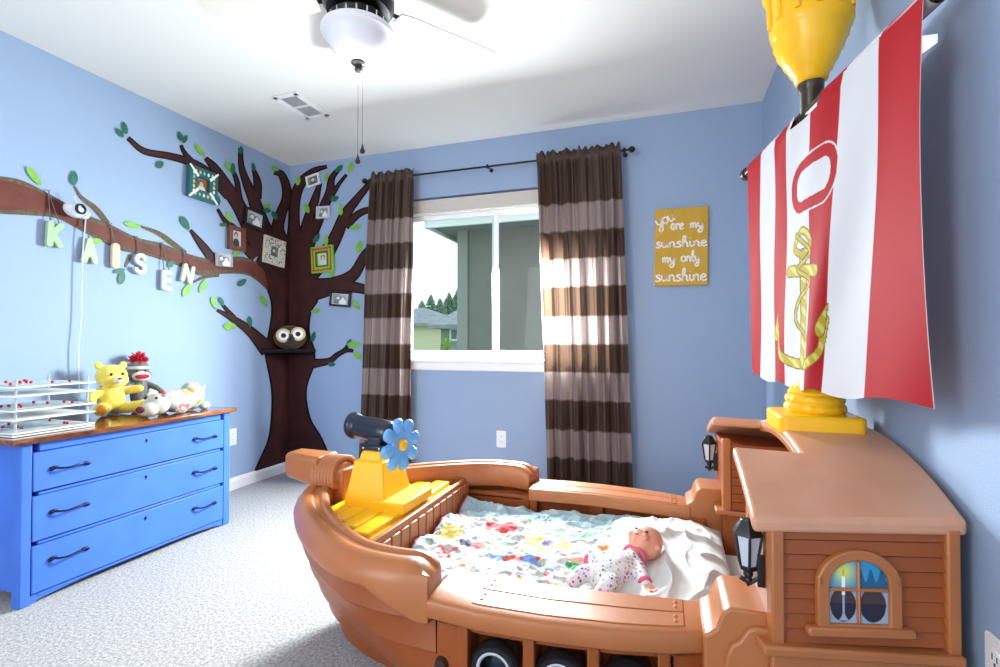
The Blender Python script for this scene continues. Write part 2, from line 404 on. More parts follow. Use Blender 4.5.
trunkR = [(331, 460), (321, 437), (310, 418), (306, 390), (314, 365), (314, 349), (309, 333), (311, 312), (318, 300), (316, 285), (314, 270), (312, 252), (309, 238)]
limbT = [(-14, 175), (0, 177), (22, 181), (50, 195), (86, 215), (108, 224), (137, 238), (162, 244), (187, 254), (213, 260), (240, 257), (255, 262), (264, 268)]
limbB = [(-14, 212), (0, 213), (36, 215), (58, 218), (83, 231), (119, 249), (144, 254), (170, 262), (187, 269), (200, 275), (225, 273), (249, 275), (268, 290)]
dark = [
 [(205.5, 158, 3), (214.5, 168, 8), (225, 185, 12), (237, 203, 13), (245, 218, 14), (256, 240, 16), (264, 252, 18)],
 [(128, 138, 3), (144, 151, 5), (169, 156, 6), (190, 162, 7), (205, 171, 9), (218, 183, 10), (229, 196, 9)],
 [(181, 145, 1.5), (184, 152, 3), (192, 162, 5)],
 [(240.5, 148, 3), (241.5, 167, 5), (247.5, 185, 8), (254, 200, 11), (261, 222, 15), (268, 245, 22)],
 [(253.5, 169, 2), (257.5, 183, 7), (257, 199, 8)],
 [(232.5, 169, 1.5), (237, 182, 4), (240, 200, 5), (248, 220, 7)],
 [(217.5, 209, 1.5), (225, 221, 3), (234, 228, 5), (244, 245, 8), (256, 257, 12)],
 [(190.5, 230, 1.5), (199.5, 242, 6), (208, 253, 8), (214, 262, 8)],
 [(274, 172, 4), (281, 174, 6), (286, 186, 8), (286.5, 199, 9), (281, 214, 10), (277.5, 230, 13), (281, 246, 20)],
 [(327, 166.5, 2), (313.5, 171, 5), (301, 183, 9), (295, 200, 10), (294, 224, 11), (295, 244, 18)],
 [(320, 183, 3), (314, 203, 8), (308, 221, 10), (304, 240, 14), (298, 256, 20)],
 [(340.5, 167, 2.5), (332, 178, 5), (329.5, 193, 8), (322, 211, 9), (314, 229, 11), (306, 246, 16)],
 [(346.5, 174.5, 1.5), (339, 184, 2.5), (331, 196, 5)],
 [(372, 181, 4), (357, 199, 7), (345, 215, 10), (337.5, 233, 12), (329, 249, 14), (315, 266, 20), (302, 276, 26)],
 [(376, 208, 4), (360, 213, 6), (345, 226, 8)],
 [(380, 238, 5), (365, 255, 8), (354, 274, 11), (337, 284, 15), (316, 289, 22), (300, 288, 30)],
 [(384, 298, 5), (370, 291, 8), (352, 287, 10), (336, 288, 12)],
 [(217, 310, 1.5), (231.5, 318, 5), (250, 331, 9), (268, 350, 16)],
 [(222, 304, 1.2), (227, 310, 2.5), (234, 318, 4)],
 [(353.5, 351, 1.5), (346, 350.5, 3), (337, 355, 4), (329, 361, 5), (310, 364, 9)],
 [(349, 343, 1), (345, 349, 2), (340, 353, 3)]]
olive = [
 [(74.5, 186, 1.5), (81, 197, 3), (96, 209, 5), (108, 224, 5)],
 [(140, 226, 1.5), (158, 233, 4), (172, 243, 5), (186, 253, 3)],
 [(191.5, 283, 1.2), (204, 277, 3), (219, 274, 5)],
 [(125, 267, 1.2), (128, 261, 3), (130, 255, 3)]]
b = MB(); band(b, trunkL, trunkR, .0010, .8); band(b, limbT, limbB, .0012, -1.5)
for i, s in enumerate(dark): stroke(b, [(p[0], p[1], p[2]*.93) for p in s], .0014+.00005*i, 1.0)
b.build('bark_outline', M['outline'], tree, smooth=0)
b = MB(); band(b, limbT, limbB, .0028, .8)
for i, s in enumerate(olive): stroke(b, s, .0030+.0001*i, .3)
b.build('olive_bark', M['bark'], tree, smooth=0)
b = MB()
for i, s in enumerate(dark): stroke(b, [(p[0], p[1], max(.5, p[2]*.93-.8)) for p in s], .0040+.00008*i, 0)
band(b, trunkL, trunkR, .0062, -1.0); b.build('trunk_paint', M['trunk'], tree, smooth=0)
b = MB(); band(b, [(x, y+3.0+1.5*math.sin(x*.09)) for x, y in limbT], [(x, y-3.2-1.5*math.sin(x*.07)) for x, y in limbB], .0066); b.build('limb_paint', M['limb'], tree, smooth=0)
leaves = [(34, 176, 24, 7, -52, 0), (74, 178, 15, 8, 88, 1), (133, 225, 17, 6, -14, 0), (96, 241, 13, 6, -3, 0), (185, 223, 16, 7, -58, 1), (200, 150, 16, 5, -54, 0), (180, 136, 10, 5, 105, 1), (185, 139, 9, 5, 60, 1),
 (160, 164.5, 9, 7, 35, 1), (120, 133, 12, 5, -50, 1), (125, 128, 13, 5.5, 105, 1), (119.6, 271, 12, 5, 15, 1), (122, 277.5, 14, 7, 78, 1), (171, 264, 8, 6, 40, 1), (187, 290, 15, 7, 60, 0), (203, 286, 15, 6, 65, 0),
 (228.6, 167, 13, 5, -62, 0), (233, 168.5, 11, 5, 90, 1), (241, 150, 8, 5, 90, 1), (253.5, 167, 9, 4, 100, 1), (275, 168.5, 9, 5, -20, 0), (298, 180.5, 10, 5, 82, 0), (326.4, 176.6, 9, 4, 68, 0), (339, 168.5, 10, 5, 45, 1),
 (350.5, 167, 12, 5, 72, 0), (334.5, 198.5, 9, 6, 20, 1), (340.5, 209.6, 12, 4.5, 95, 0), (355.5, 227, 12, 5, 8, 0), (359, 246.5, 13, 6, 78, 0), (306.6, 208, 11, 5, 112, 0), (267, 206, 8, 5, 30, 0), (267, 210.5, 8, 5, -5, 1),
 (274.5, 215.6, 10, 5, -65, 1), (316.5, 238.4, 11, 5, 55, 1), (326, 240.5, 11, 4.5, 88, 0), (214.5, 200, 10, 4.5, -75, 0), (218.4, 201, 10, 4.5, 88, 1), (229, 217, 11, 5, -74, 0), (223.5, 224.6, 8, 4, 0, 1), (236.5, 253.5, 7, 4.5, 0, 0),
 (331.5, 274.4, 8, 4, 60, 0), (242, 282.5, 11, 6, 35, 1), (264, 301, 13, 5, -62, 0), (356, 305, 12, 5, -50, 0), (214, 302.7, 13, 5, -68, 0), (221.4, 301.4, 10, 4.5, -62, 1), (230, 326, 13, 7.5, 3, 0), (249.8, 321.6, 11, 5, -82, 1),
 (315.6, 310.6, 10, 4.5, 18, 0), (313, 336.7, 11, 4.5, 72, 1), (354, 344.6, 14, 6, 3, 0), (349, 342.5, 8, 4, 60, 1), (357, 355.6, 11, 5.5, -50, 0), (331.7, 364.4, 8, 4.5, 0, 1)]
for i, (x, y, L, W, a, dk) in enumerate(leaves):
    b = MB(); a = math.radians(a); poly = []
    for k in range(18):
        t = k/18*2*PI; u = math.cos(t)*L/2; v = math.sin(t)*abs(math.sin(t))**.35*W/2*(1-.15*math.cos(t))
        poly.append((x+u*math.cos(a)-v*math.sin(a), y-(u*math.sin(a)+v*math.cos(a))))
    wall_poly(b, poly, .0075+.0001*(i % 3))
    b.build('leaf', M['leaf_d'] if dk else M['leaf_l'], tree, smooth=0)

# ------------------------------------------------------------------ pictures and letters on the walls
def wall_axes(left):
    # returns (u, v, n): right, up, out of wall
    return (Vector((0, 1, 0)), Vector((0, 0, 1)), Vector((1, 0, 0))) if left else (Vector((1, 0, 0)), Vector((0, 0, 1)), Vector((0, -1, 0)))
def quad_frame(q, left, off=.009):
    P = [pt(x, y, 'x', XL) if left else pt(x, y, 'y', YB) for x, y in q]
    u, v, n = wall_axes(left); c = sum(P, Vector())/4
    ex = ((P[1]-P[0])+(P[2]-P[3]))/2; ey = ((P[0]-P[3])+(P[1]-P[2]))/2
    w, h = ex.length, ey.length; a1 = math.atan2(ex.dot(v), ex.dot(u)); a2 = math.atan2(-ey.dot(u), ey.dot(v)); a = (a1+a2)/2
    ux = u*math.cos(a)+v*math.sin(a); uy = -u*math.sin(a)+v*math.cos(a)
    return frame_m(c+n*off, ux, uy, n), w, h
def photo_cols(n, seed, style):
    g = np.linspace(0, 1, n); X, Y = np.meshgrid(g, g)
    rs = np.random.RandomState(seed); bg = .55+.35*np.sin(3*X+2*Y+seed)*.5; c = np.stack([bg]*3, -1)
    def head(cx, cy, r, hair, face, body):
        c[((X-cx)**2/(r*1.6)**2+(Y-(cy-r*2.6))**2/(r*2)**2) < 1] = body
        c[((X-cx)**2+(Y-cy-.2*r)**2) < (r*1.12)**2] = hair
        c[((X-cx)**2/(.78*r)**2+(Y-cy+.1*r)**2/(r*.9)**2) < 1] = face
    if style == 'bw2':
        c *= .8; head(.35, .62, .16, .06, .75, .2); head(.66, .58, .15, .1, .8, .85)
    elif style == 'bw1':
        c *= .35; head(.5, .6, .2, .05, .7, .12)
    elif style == 'portrait':
        c[:] = (.62, .66, .72); head(.5, .68, .19, (.03, .02, .02), (.65, .42, .32), (.02, .02, .025))
    elif style == 'warm':
        c[:] = (.35, .14, .05); head(.5, .58, .22, (.05, .02, .01), (.7, .4, .22), (.75, .7, .62))
    else:
        c[:] = (.7, .6, .45); head(.5, .6, .2, (.08, .05, .03), (.75, .5, .38), (.6, .65, .7))
    c += rs.normal(0, .03, (n, n, 1)); c = np.clip(c, 0.01, 1)
    return np.concatenate([c, np.ones((n, n, 1))], -1).reshape(-1, 4)
def picture(q, left, label, fmat, border, style, seed, matm=None, matw=0, deco=None, depth=.016):
    m, w, h = quad_frame(q, left); border *= min(w, h)
    r = thing('picture_frame', label, 'picture frame', m.translation, m.to_3x3().to_4x4(), 'framed pictures hung on the painted tree')
    fn = lambda p, z: m @ Vector((p[0], p[1], z))
    b = MB(); W, Hh = w/2, h/2; bo = border
    o_ = [(-W, -Hh), (W, -Hh), (W, Hh), (-W, Hh)]; i_ = [(-W+bo, -Hh+bo), (W-bo, -Hh+bo), (W-bo, Hh-bo), (-W+bo, Hh-bo)]
    rows = [[fn(p, 0) for p in o_], [fn(p, depth) for p in o_], [fn(p, depth) for p in i_], [fn(p, .005) for p in i_]]
    b.grid(rows, close_u=True); b.add([fn(p, 0) for p in o_], [(3, 2, 1, 0)])
    b.build('frame', fmat, r, bevel=.0012, smooth=0)
    W2, H2 = W-bo-matw, H2_(Hh, bo, matw)
    if matw:
        b = MB(); b.box(-W+bo, W-bo, -Hh+bo, Hh-bo, .003, .0055, m); b.build('mat_board', matm, r, smooth=0)
    n = 24; g = np.linspace(-1, 1, n)
    b = MB(); b.grid([[fn((x*W2, y*H2), .0062) for x in g] for y in g]); b.build('photograph', M['col'], r, smooth=0, cols=photo_cols(n, seed, style))
    if deco: deco(r, m, W, Hh, bo, depth)
    return r
def H2_(Hh, bo, mw): return Hh-bo-mw
def deco_teal(r, m, W, Hh, bo, d):
    cols = [rgb(230, 214, 80), rgb(240, 160, 120), rgb(120, 200, 160), rgb(240, 236, 220)]
    b = MB()
    for sx in (-1, 1):
        for sy in (-1, 1):
            a = Vector((sx*W, sy*Hh)); c = Vector((sx*(W-bo), sy*(Hh-bo))); t = (c-a).normalized(); nn = Vector((-t.y, t.x))*.009
            b.prism([tuple(a+nn*.6-t*0), tuple(c+nn), tuple(c-nn), tuple(a-nn*.6)], lambda p, q, h: m @ Vector((p, q, h)), d-.001, d+.002)
    b.build('corner_stripe', M['white'], r, smooth=0)
    b = MB()
    k = 0; ms = [mat('fish_deco%d' % i, c, .6) for i, c in enumerate(cols)]
    for side in range(4):
        for j in range(5):
            t = -1+2*(j+.5)/5; t *= .72; wv = (W-bo/2); hv = (Hh-bo/2)
            x, y = [(t*W, hv), (t*W, -hv), (wv, t*Hh), (-wv, t*Hh)][side]
            b.mat((j+side) % 4); b.ell(m @ Vector((x, y, d)), (.008, .012, .002), m, 10, 6)
    b.build('shape_decoration', ms, r)
def deco_dots(r, m, W, Hh, bo, d):
    rnd = random.Random(5); b = MB()
    for i in range(90):
        x, y = rnd.uniform(-W+.006, W-.006), rnd.uniform(-Hh+.006, Hh-.006)
        if abs(x) < W-bo and abs(y) < Hh-bo: continue
        s = rnd.uniform(.003, .006); b.lathe([(0.0001, d-.0005), (s, d-.0005), (s, d+.0012), (.0001, d+.0012)], m @ Matrix.Translation((x, y, 0)) @ rotm(0, 0, rnd.random()), n=6)
    b.build('black_speckle', M['black'], r, smooth=0, kind='stuff')
def deco_rg(r, m, W, Hh, bo, d):
    b = MB(); w = .014
    rnd = random.Random(9)
    for (x0, x1, y0, y1) in ((-W+.012, W-.012, Hh-.012-w, Hh-.012), (-W+.012, W-.012, -Hh+.012, -Hh+.012+w), (-W+.012, -W+.012+w, -Hh+.012, Hh-.012), (W-.012-w, W-.012, -Hh+.012, Hh-.012)):
        b.box(x0, x1, y0, y1, d-.002, d+.002, m)
    for i in range(7): b.lathe([(.0001, d), (.007, d), (.007, d+.0015), (.0001, d+.0015)], m @ Matrix.Translation((-W+.02+i*(2*W-.04)/6, Hh-.02-w*.6, 0)), n=10)
    b.build('red_band', mat('red_orange_paint', rgb(206, 62, 34), .6), r, smooth=0)
    b = MB()
    for (x0, x1, y0, y1) in ((-W+bo-.012, W-bo+.012, Hh-bo, Hh-bo+.012), (-W+bo-.012, W-bo+.012, -Hh+bo-.012, -Hh+bo), (-W+bo-.012, -W+bo, -Hh+bo, Hh-bo), (W-bo, W-bo+.012, -Hh+bo, Hh-bo)):
        b.box(x0, x1, y0, y1, d-.002, d+.0025, m)
    b.build('inner_band', mat('dark_green_paint', rgb(60, 90, 40), .6), r, smooth=0)
fm = lambda n, c: mat(n, c, .45)
picture([(186, 165), (215, 175), (212, 204), (184, 197)], True, 'teal frame with white corner stripes and colourful shapes, on the highest left branch', fm('teal_frame', rgb(28, 92, 98)), .30, 'warm', 1, deco=deco_teal, depth=.03)
picture([(227, 226.5), (243, 228), (242, 252), (225.5, 249)], True, 'brown wooden frame with a portrait of a person in black', fm('brown_frame', rgb(110, 56, 28)), .2, 'portrait', 2, depth=.025)
picture([(214, 253), (230, 254.5), (230, 267), (214, 266)], True, 'small borderless black and white photograph low on the thick left limb', fm('grey_frame', rgb(190, 190, 195)), .03, 'bw2', 3)
picture([(244, 207.7), (263.6, 213.6), (261, 231), (242, 224)], True, 'tilted black frame with a black and white photograph of two people', M['black'], .13, 'bw2', 4)
picture([(263, 235.5), (284, 242), (281, 267), (260.4, 262.4)], True, 'cream frame with black speckles hung in the middle of the tree', fm('cream_frame', rgb(222, 218, 200)), .31, 'bw1', 5, deco=deco_dots, depth=.02)
picture([(307, 177.3), (319.4, 174), (322, 184.3), (309, 188.6)], False, 'small tilted white frame at the top of the tree right of the corner', M['white'], .14, 'bw1', 6)
picture([(318, 206.8), (331, 206.8), (331, 219), (318, 219)], False, 'small upright pale grey frame on a branch below the tilted white one', fm('pale_frame', rgb(200, 204, 212)), .14, 'bw2', 7)
picture([(313, 247.8), (334, 245.5), (336, 271.4), (314, 274)], False, 'green and red painted frame left of the curtain', fm('lime_frame', rgb(120, 190, 60)), .27, 'colour', 8, deco=deco_rg, depth=.02)
picture([(332, 291), (352.5, 292.8), (351, 307.4), (331, 306)], False, 'black frame lowest on the right limb near the curtain', M['black'], .14, 'bw2', 9, matm=M['white'], matw=.004)

def fuse_b(o, vox):
    md = o.modifiers.new('fuse', 'REMESH'); md.mode = 'VOXEL'; md.voxel_size = vox; md.use_smooth_shade = False
def blob_letter(strokes, w, h, th, m, b, depth=.014):
    """fat rounded strokes in a cell w x h centred at 0, one extruded mesh"""
    for st in strokes:
        P = crom(st, 8) if len(st) > 2 else [np.array(st[0]), np.array(st[1])]
        P = [((p[0]-.5)*w, (p[1]-.5)*h) for p in P]
        L, R = [], []
        for i in range(len(P)):
            a, c = P[max(i-1, 0)], P[min(i+1, len(P)-1)]; t = math.hypot(c[0]-a[0], c[1]-a[1]) or 1; tx, ty = (c[0]-a[0])/t, (c[1]-a[1])/t
            L.append((P[i][0]-ty*th/2, P[i][1]+tx*th/2)); R.append((P[i][0]+ty*th/2, P[i][1]-tx*th/2))
        def cap(c, a0):
            return [(c[0]+math.cos(a0+PI*k/8)*th/2, c[1]+math.sin(a0+PI*k/8)*th/2) for k in range(1, 8)]
        te = math.atan2(P[-1][1]-P[-2][1], P[-1][0]-P[-2][0]); ts = math.atan2(P[1][1]-P[0][1], P[1][0]-P[0][0])
        for i in range(len(P)-1):
            b.prism([L[i], R[i], R[i+1], L[i+1]], lambda p, q, hh: m @ Vector((p, q, hh)), 0, depth)
        b.prism([R[-1]]+cap(P[-1], te-PI/2)+[L[-1]], lambda p, q, hh: m @ Vector((p, q, hh)), 0, depth)
        b.prism([L[0]]+cap(P[0], ts+PI/2)+[R[0]], lambda p, q, hh: m @ Vector((p, q, hh)), 0, depth)
GL = {'K': [[(.2, .92), (.2, .08)], [(.85, .9), (.25, .45)], [(.35, .52), (.85, .1)]],
      'A': [[(.12, .06), (.5, .94)], [(.5, .94), (.9, .06)], [(.25, .32), (.78, .32)]],
      'I': [[(.5, .9), (.5, .1)]],
      'S': [[(.85, .80), (.6, .93), (.25, .85), (.22, .62), (.5, .5), (.8, .38), (.78, .14), (.42, .06), (.12, .2)]],
      'E': [[(.2, .92), (.2, .08)], [(.2, .92), (.85, .92)], [(.2, .5), (.75, .5)], [(.2, .08), (.85, .08)]],
      'N': [[(.18, .08), (.18, .92)], [(.18, .92), (.82, .08)], [(.82, .08), (.82, .92)]]}
specs = [('K', 51.5, 235, 21, 28, -2, rgb(160, 186, 150), 'pale green hanging letter K', (48.5, 191)), ('A', 86.5, 251, 18, 26, 0, rgb(176, 196, 162), 'mint green letter A hanging under the white camera', (85, 216)),
         ('I', 112.5, 256, 8, 24, 0, rgb(220, 186, 160), 'peach hanging letter I', (110.5, 224)), ('S', 137.5, 264, 15, 22, 0, rgb(205, 210, 206), 'white hanging letter S', (136.5, 237)),
         ('E', 164, 280.5, 13, 21, 0, rgb(210, 214, 212), 'white hanging letter E', (162, 243)), ('N', 185, 274, 15, 20, -12, rgb(196, 206, 182), 'pale cream green letter N, last of the hanging letters', (183.5, 251))]
for ch, cx, cy, w, h, rot, col, lab, hang in specs:
    c = pt(cx, cy, 'x', XL); a = pt(cx-w/2, cy, 'x', XL); d = pt(cx+w/2, cy, 'x', XL); t = pt(cx, cy-h/2, 'x', XL); bt = pt(cx, cy+h/2, 'x', XL)
    W_, H_ = abs(d.y-a.y), abs(t.z-bt.z)
    m = frame_m(c+Vector((.012, 0, 0)), (0, 1, 0), (0, 0, 1), (1, 0, 0)) @ Matrix.Rotation(math.radians(rot), 4, 'Z')
    r = thing('wooden_letter', lab+' on the left wall', 'letter', m.translation, m.to_3x3().to_4x4(), 'wooden letters hanging from the painted limb')
    th = {'I': W_*.95, 'S': H_*.19, 'E': H_*.20}.get(ch, H_*.20)
    cell = (W_-th*.9, H_-th*.9) if ch != 'I' else (W_, H_-th*.4)
    b = MB(); blob_letter(GL[ch], cell[0]*1.05, cell[1]*1.08, th, m, b, .018); fuse_b(b.build('letter_'+ch.lower(), mat('letter_paint_'+ch, col, .6), r, smooth=0), .0016)
    hp = pt(hang[0], hang[1], 'x', XL+.012)
    b = MB()
    for sx in (-.22, .22) if ch in 'KNE' else (0,):
        b.tube([hp, m @ Vector((sx*W_, H_*.42, .008))], .0022, 6)
    b.tube([hp+Vector((0, -.008, .004)), hp+Vector((0, .0, 0)), hp+Vector((0, .008, .006))], .0022, 6)
    b.build('string', M['rope'], r)

# sign
m, w, h = quad_frame([(654.8, 209.5), (708, 207.5), (708, 285), (654.8, 286.5)], False, 0)
sg = thing('wall_sign', 'mustard yellow canvas sign with white handwriting on the back wall', 'sign', m.translation, m.to_3x3().to_4x4())
b = MB(); b.prism(rrect(w, h, .008), lambda p, q, hh: m @ Vector((p, q, hh)), 0, .022); b.build('board', mat('mustard', rgb(206, 160, 44), .6, vary=.06, vscale=20), sg, bevel=.003)
LT = {'y': ([[(0, 1), (.08, .4), (.35, .15), (.62, .4), (.7, 1)], [(.7, 1), (.68, 0), (.5, -.75), (.15, -.85), (.05, -.5), (.5, -.1), (.8, .1)]], .85),
      'o': ([[(.4, 1), (.08, .8), (.05, .3), (.35, .02), (.7, .3), (.68, .75), (.4, 1)]], .85),
      'u': ([[(0, 1), (.05, .3), (.32, .03), (.62, .35), (.68, 1)], [(.68, 1), (.68, .2), (.85, .03)]], .9),
      'a': ([[(.62, .85), (.3, 1), (.05, .6), (.15, .1), (.45, .1), (.62, .6)], [(.64, 1), (.62, .2), (.82, .05)]], .85),
      'r': ([[(.05, 1), (.12, .5), (.1, 0)], [(.12, .55), (.3, .95), (.55, .95), (.6, .7)]], .65),
      'e': ([[(.05, .45), (.5, .6), (.6, .85), (.35, 1), (.08, .7), (.1, .2), (.4, 0), (.75, .2)]], .8),
      'm': ([[(.02, .95), (.08, .5), (.06, 0)], [(.08, .5), (.25, .98), (.4, .6), (.38, 0)], [(.4, .55), (.6, .98), (.76, .6), (.76, .15), (.95, 0)]], 1.05),
      's': ([[(.55, .9), (.3, 1), (.1, .78), (.3, .55), (.55, .35), (.45, .05), (.15, 0), (0, .15)]], .72),
      'n': ([[(.04, 1), (.1, .5), (.06, 0)], [(.1, .5), (.35, 1), (.6, .7), (.6, .15), (.8, 0)]], .85),
      'h': ([[(.0, .3), (.35, 1.3), (.35, 1.9), (.15, 1.85), (.08, 1), (.06, 0)], [(.08, .4), (.35, .95), (.58, .7), (.58, .12), (.8, 0)]], .85),
      'i': ([[(.1, 1), (.08, .3), (.3, 0), (.45, .2)], [(.14, 1.45), (.15, 1.52)]], .48),
      'l': ([[(.0, .3), (.3, 1.2), (.3, 1.9), (.12, 1.8), (.08, .5), (.3, .0), (.5, .2)]], .55)}
def write(b, text, x0, x1, ybase, xh, tilt=0):
    tot = sum(LT[c][1] if c != ' ' else .9 for c in text); s = (x1-x0)/tot; x = 0
    for c in text:
        if c == ' ': x += .9; continue
        st, wd = LT[c]
        for L in st:
            P = [((x+p[0])*s, p[1]*xh) for p in L]
            P = [(x0+p[0]*math.cos(tilt)-p[1]*math.sin(tilt), ybase+p[0]*math.sin(tilt)+p[1]*math.cos(tilt)) for p in P]
            C = crom(P, 5) if len(P) > 2 else P
            b.tube([m @ Vector((p[0], p[1], .0225)) for p in C], .0052, 6)
        x += wd
swm = mat('sign_white', rgb(246, 244, 236), .6)
def done():
    global b
    b.build('written_word', swm, sg); b = MB()
b = MB()
ux = lambda cx: (cx-250)/324*w; uy = lambda cyy: (350-cyy)/460*h
write(b, 'you', ux(106), ux(226), uy(226), .085*h, math.radians(20)); done(); write(b, 'are', ux(188), ux(268), uy(248), .075*h); done(); write(b, 'my', ux(304), ux(388), uy(243), .065*h); done()
write(b, 'sunshine', ux(96), ux(408), uy(352), .07*h); done(); write(b, 'my', ux(138), ux(218), uy(443), .07*h); done(); write(b, 'only', ux(252), ux(366), uy(440), .07*h); done(); write(b, 'sunshine', ux(96), ux(408), uy(553), .08*h); done()

# outlets
def outlet(c, u, n, label):
    mm = frame_m(c, u, (0, 0, 1), n)
    r = thing('wall_outlet', label, 'outlet', c, mm.to_3x3().to_4x4(), 'white wall outlets')
    b = MB(); b.prism(rrect(.07, .115, .008), lambda p, q, h: mm @ Vector((p, q, h)), 0, .006); b.build('cover_plate', M['white'], r, bevel=.002)
    for s in (-1, 1):
        b = MB(); b.prism(rrect(.034, .03, .01), lambda p, q, h: mm @ Vector((p, q+s*.02, h)), .005, .0085); o = b.build('socket', M['vinyl'], r, bevel=.001)
        b = MB(); b.box(-.008, -.0055, s*.02-.002, s*.02+.009, .008, .009, mm); b.box(.0055, .008, s*.02-.002, s*.02+.008, .008, .009, mm); b.box(-.0025, .0025, s*.02-.011, s*.02-.006, .008, .009, mm); b.build('slot', M['slot'], o, smooth=0)
outlet(pt(501.5, 439, 'y', YB-.0005), (1, 0, 0), (0, -1, 0), 'white wall outlet on the back wall between the curtains')
outlet(pt(1001, 673, 'x', XR-.0005), (0, -1, 0), (-1, 0, 0), 'white wall outlet on the right wall beside the bed cabin')
outlet(pt(232, 437, 'x', XL+.0005), (0, 1, 0), (1, 0, 0), 'white wall outlet low on the left wall just past the dresser')

# ------------------------------------------------------------------ owl on corner shelf
sh = thing('corner_shelf', 'narrow dark corner shelf on the painted trunk under the owl', 'shelf', (XL, YB, .95))
zs = pt(289, 349, 'x', XL+.12).z
b = MB(); cpoly = [(0.008, -.008), (.265, -.008), (.255, -.035), (.16, -.12), (.05, -.27), (.008, -.29)]
b.prism(cpoly, lambda p, q, h: Vector((XL+p, YB+q, h)), zs-.028, zs); b.build('shelf_board', M['outline'], sh, bevel=.004)
b = MB(); b.box(XL+.008, XL+.02, YB-.26, YB-.02, zs-.05, zs-.028); b.box(XL+.02, XL+.24, YB-.02, YB-.008, zs-.05, zs-.028); b.build('cleat', M['outline'], sh, bevel=.002)
oc = Vector((XL+.10, YB-.10, zs+.088)); on = (cam_loc-oc); on.z = 0; on.normalize(); ox = Vector((0, 0, 1)).cross(on)
om = frame_m(oc, ox, (0, 0, 1), on)
ow = thing('owl_cushion', 'brown plush owl with big cream eyes sitting on the corner shelf', 'stuffed toy', (oc.x, oc.y, zs), om.to_3x3().to_4x4())
b = MB(); b.ell(oc, (.118, .092, .055), om, 24, 14); b.build('body', mat('owl_brown', rgb(62, 44, 28), .95, vary=.4, vscale=60, sheen=.3), ow)
for s, ex, ey in ((-1, -.047, .015), (1, .055, .027)):
    mt = om @ Matrix.Translation((ex, ey, .038))
    b = MB(); b.lathe([(.0001, 0), (.052, 0), (.054, .008), (.049, .014), (.0001, .015)], mt, 26); e = b.build('eye', mat('owl_eye_cream', rgb(206, 190, 140), .9), ow)
    b = MB(); b.lathe([(.0001, .012), (.037, .012), (.037, .0175), (.0001, .0185)], mt, 24); b.build('eye_white', M['white'], e)
    b = MB(); b.lathe([(.0001, .016), (.018, .016), (.018, .0215), (.0001, .023)], mt, 20); b.build('pupil', mat('owl_navy', rgb(16, 20, 52), .7), e)
b = MB(); b.add([om @ Vector(p) for p in ((-.018, .0, .048), (.022, .002, .048), (.004, -.034, .056), (.003, .0, .066))], [(0, 1, 3), (1, 2, 3), (2, 0, 3), (0, 2, 1)]); b.build('beak', mat('owl_beak', rgb(22, 26, 66), .7), ow)

# ------------------------------------------------------------------ baby monitor camera
cc = pt(75, 210, 'x', XL+.05)
bmn = thing('baby_monitor_camera', 'white baby monitor camera clipped over the painted limb', 'camera', (XL+.008, cc.y, cc.z))
mm = frame_m(cc, (0, 1, 0), (0, 0, 1), (1, 0, 0)) @ rotm(0, math.radians(10), math.radians(-12))
wpl = mat('white_gloss_plastic', rgb(216, 222, 232), .25)
b = MB(); b.ell(cc, (.052, .038, .040), mm, 24, 14); b.build('housing', wpl, bmn)
b = MB(); m2 = mm @ Matrix.Translation((-.004, .003, .026)); b.lathe([(.0001, 0), (.026, 0), (.026, .016), (.020, .02), (.018, .012), (.0001, .012)], m2, 24); b.build('lens_ring', M['black'], bmn)
b = MB(); m2 = mm @ Matrix.Translation((-.012, .003, .032)); b.ell(m2.translation, (.017, .018, .010), mm, 16, 10); b.build('lens_cover', wpl, bmn)
b = MB(); m2 = mm @ Matrix.Translation((.033, -.004, .012)); b.ell(m2.translation, (.030, .028, .030), mm, 20, 12); g_ = b.build('front_dome', wpl, bmn)
b = MB()
for k in range(7):
    a = PI*.35+k*PI*.3/1.2; b.ell(m2 @ Vector((.014*math.cos(a), .014*math.sin(a), .027)), (.0022, .0022, .0022), None, 6, 4)
b.ell(m2 @ Vector((0, 0, .029)), (.004, .004, .003), None, 8, 6)
b.build('microphone_hole', M['black'], g_)
b = MB(); b.tube([cc+Vector((-.05, -.0, .0)), cc+Vector((-.03, 0, 0)), cc], [.012, .012, .016], 10); b.tube([cc+Vector((-.0, .01, .03)), cc+Vector((.0, -.005, .07))], [.003, .003], 6); b.build('wall_mount', wpl, bmn)
cp = [pt(x, y, 'x', XL+.03) for x, y in ((86, 216), (84.5, 232), (83, 250), (82, 280), (81, 320), (78.5, 350), (79, 378), (80, 392))]
cp[-1].z = .69; b = MB(); b.tube([Vector(c) for c in crom([tuple(p) for p in cp], 5)], .0028, 6)
b.build('power_cord', M['cord'], bmn)

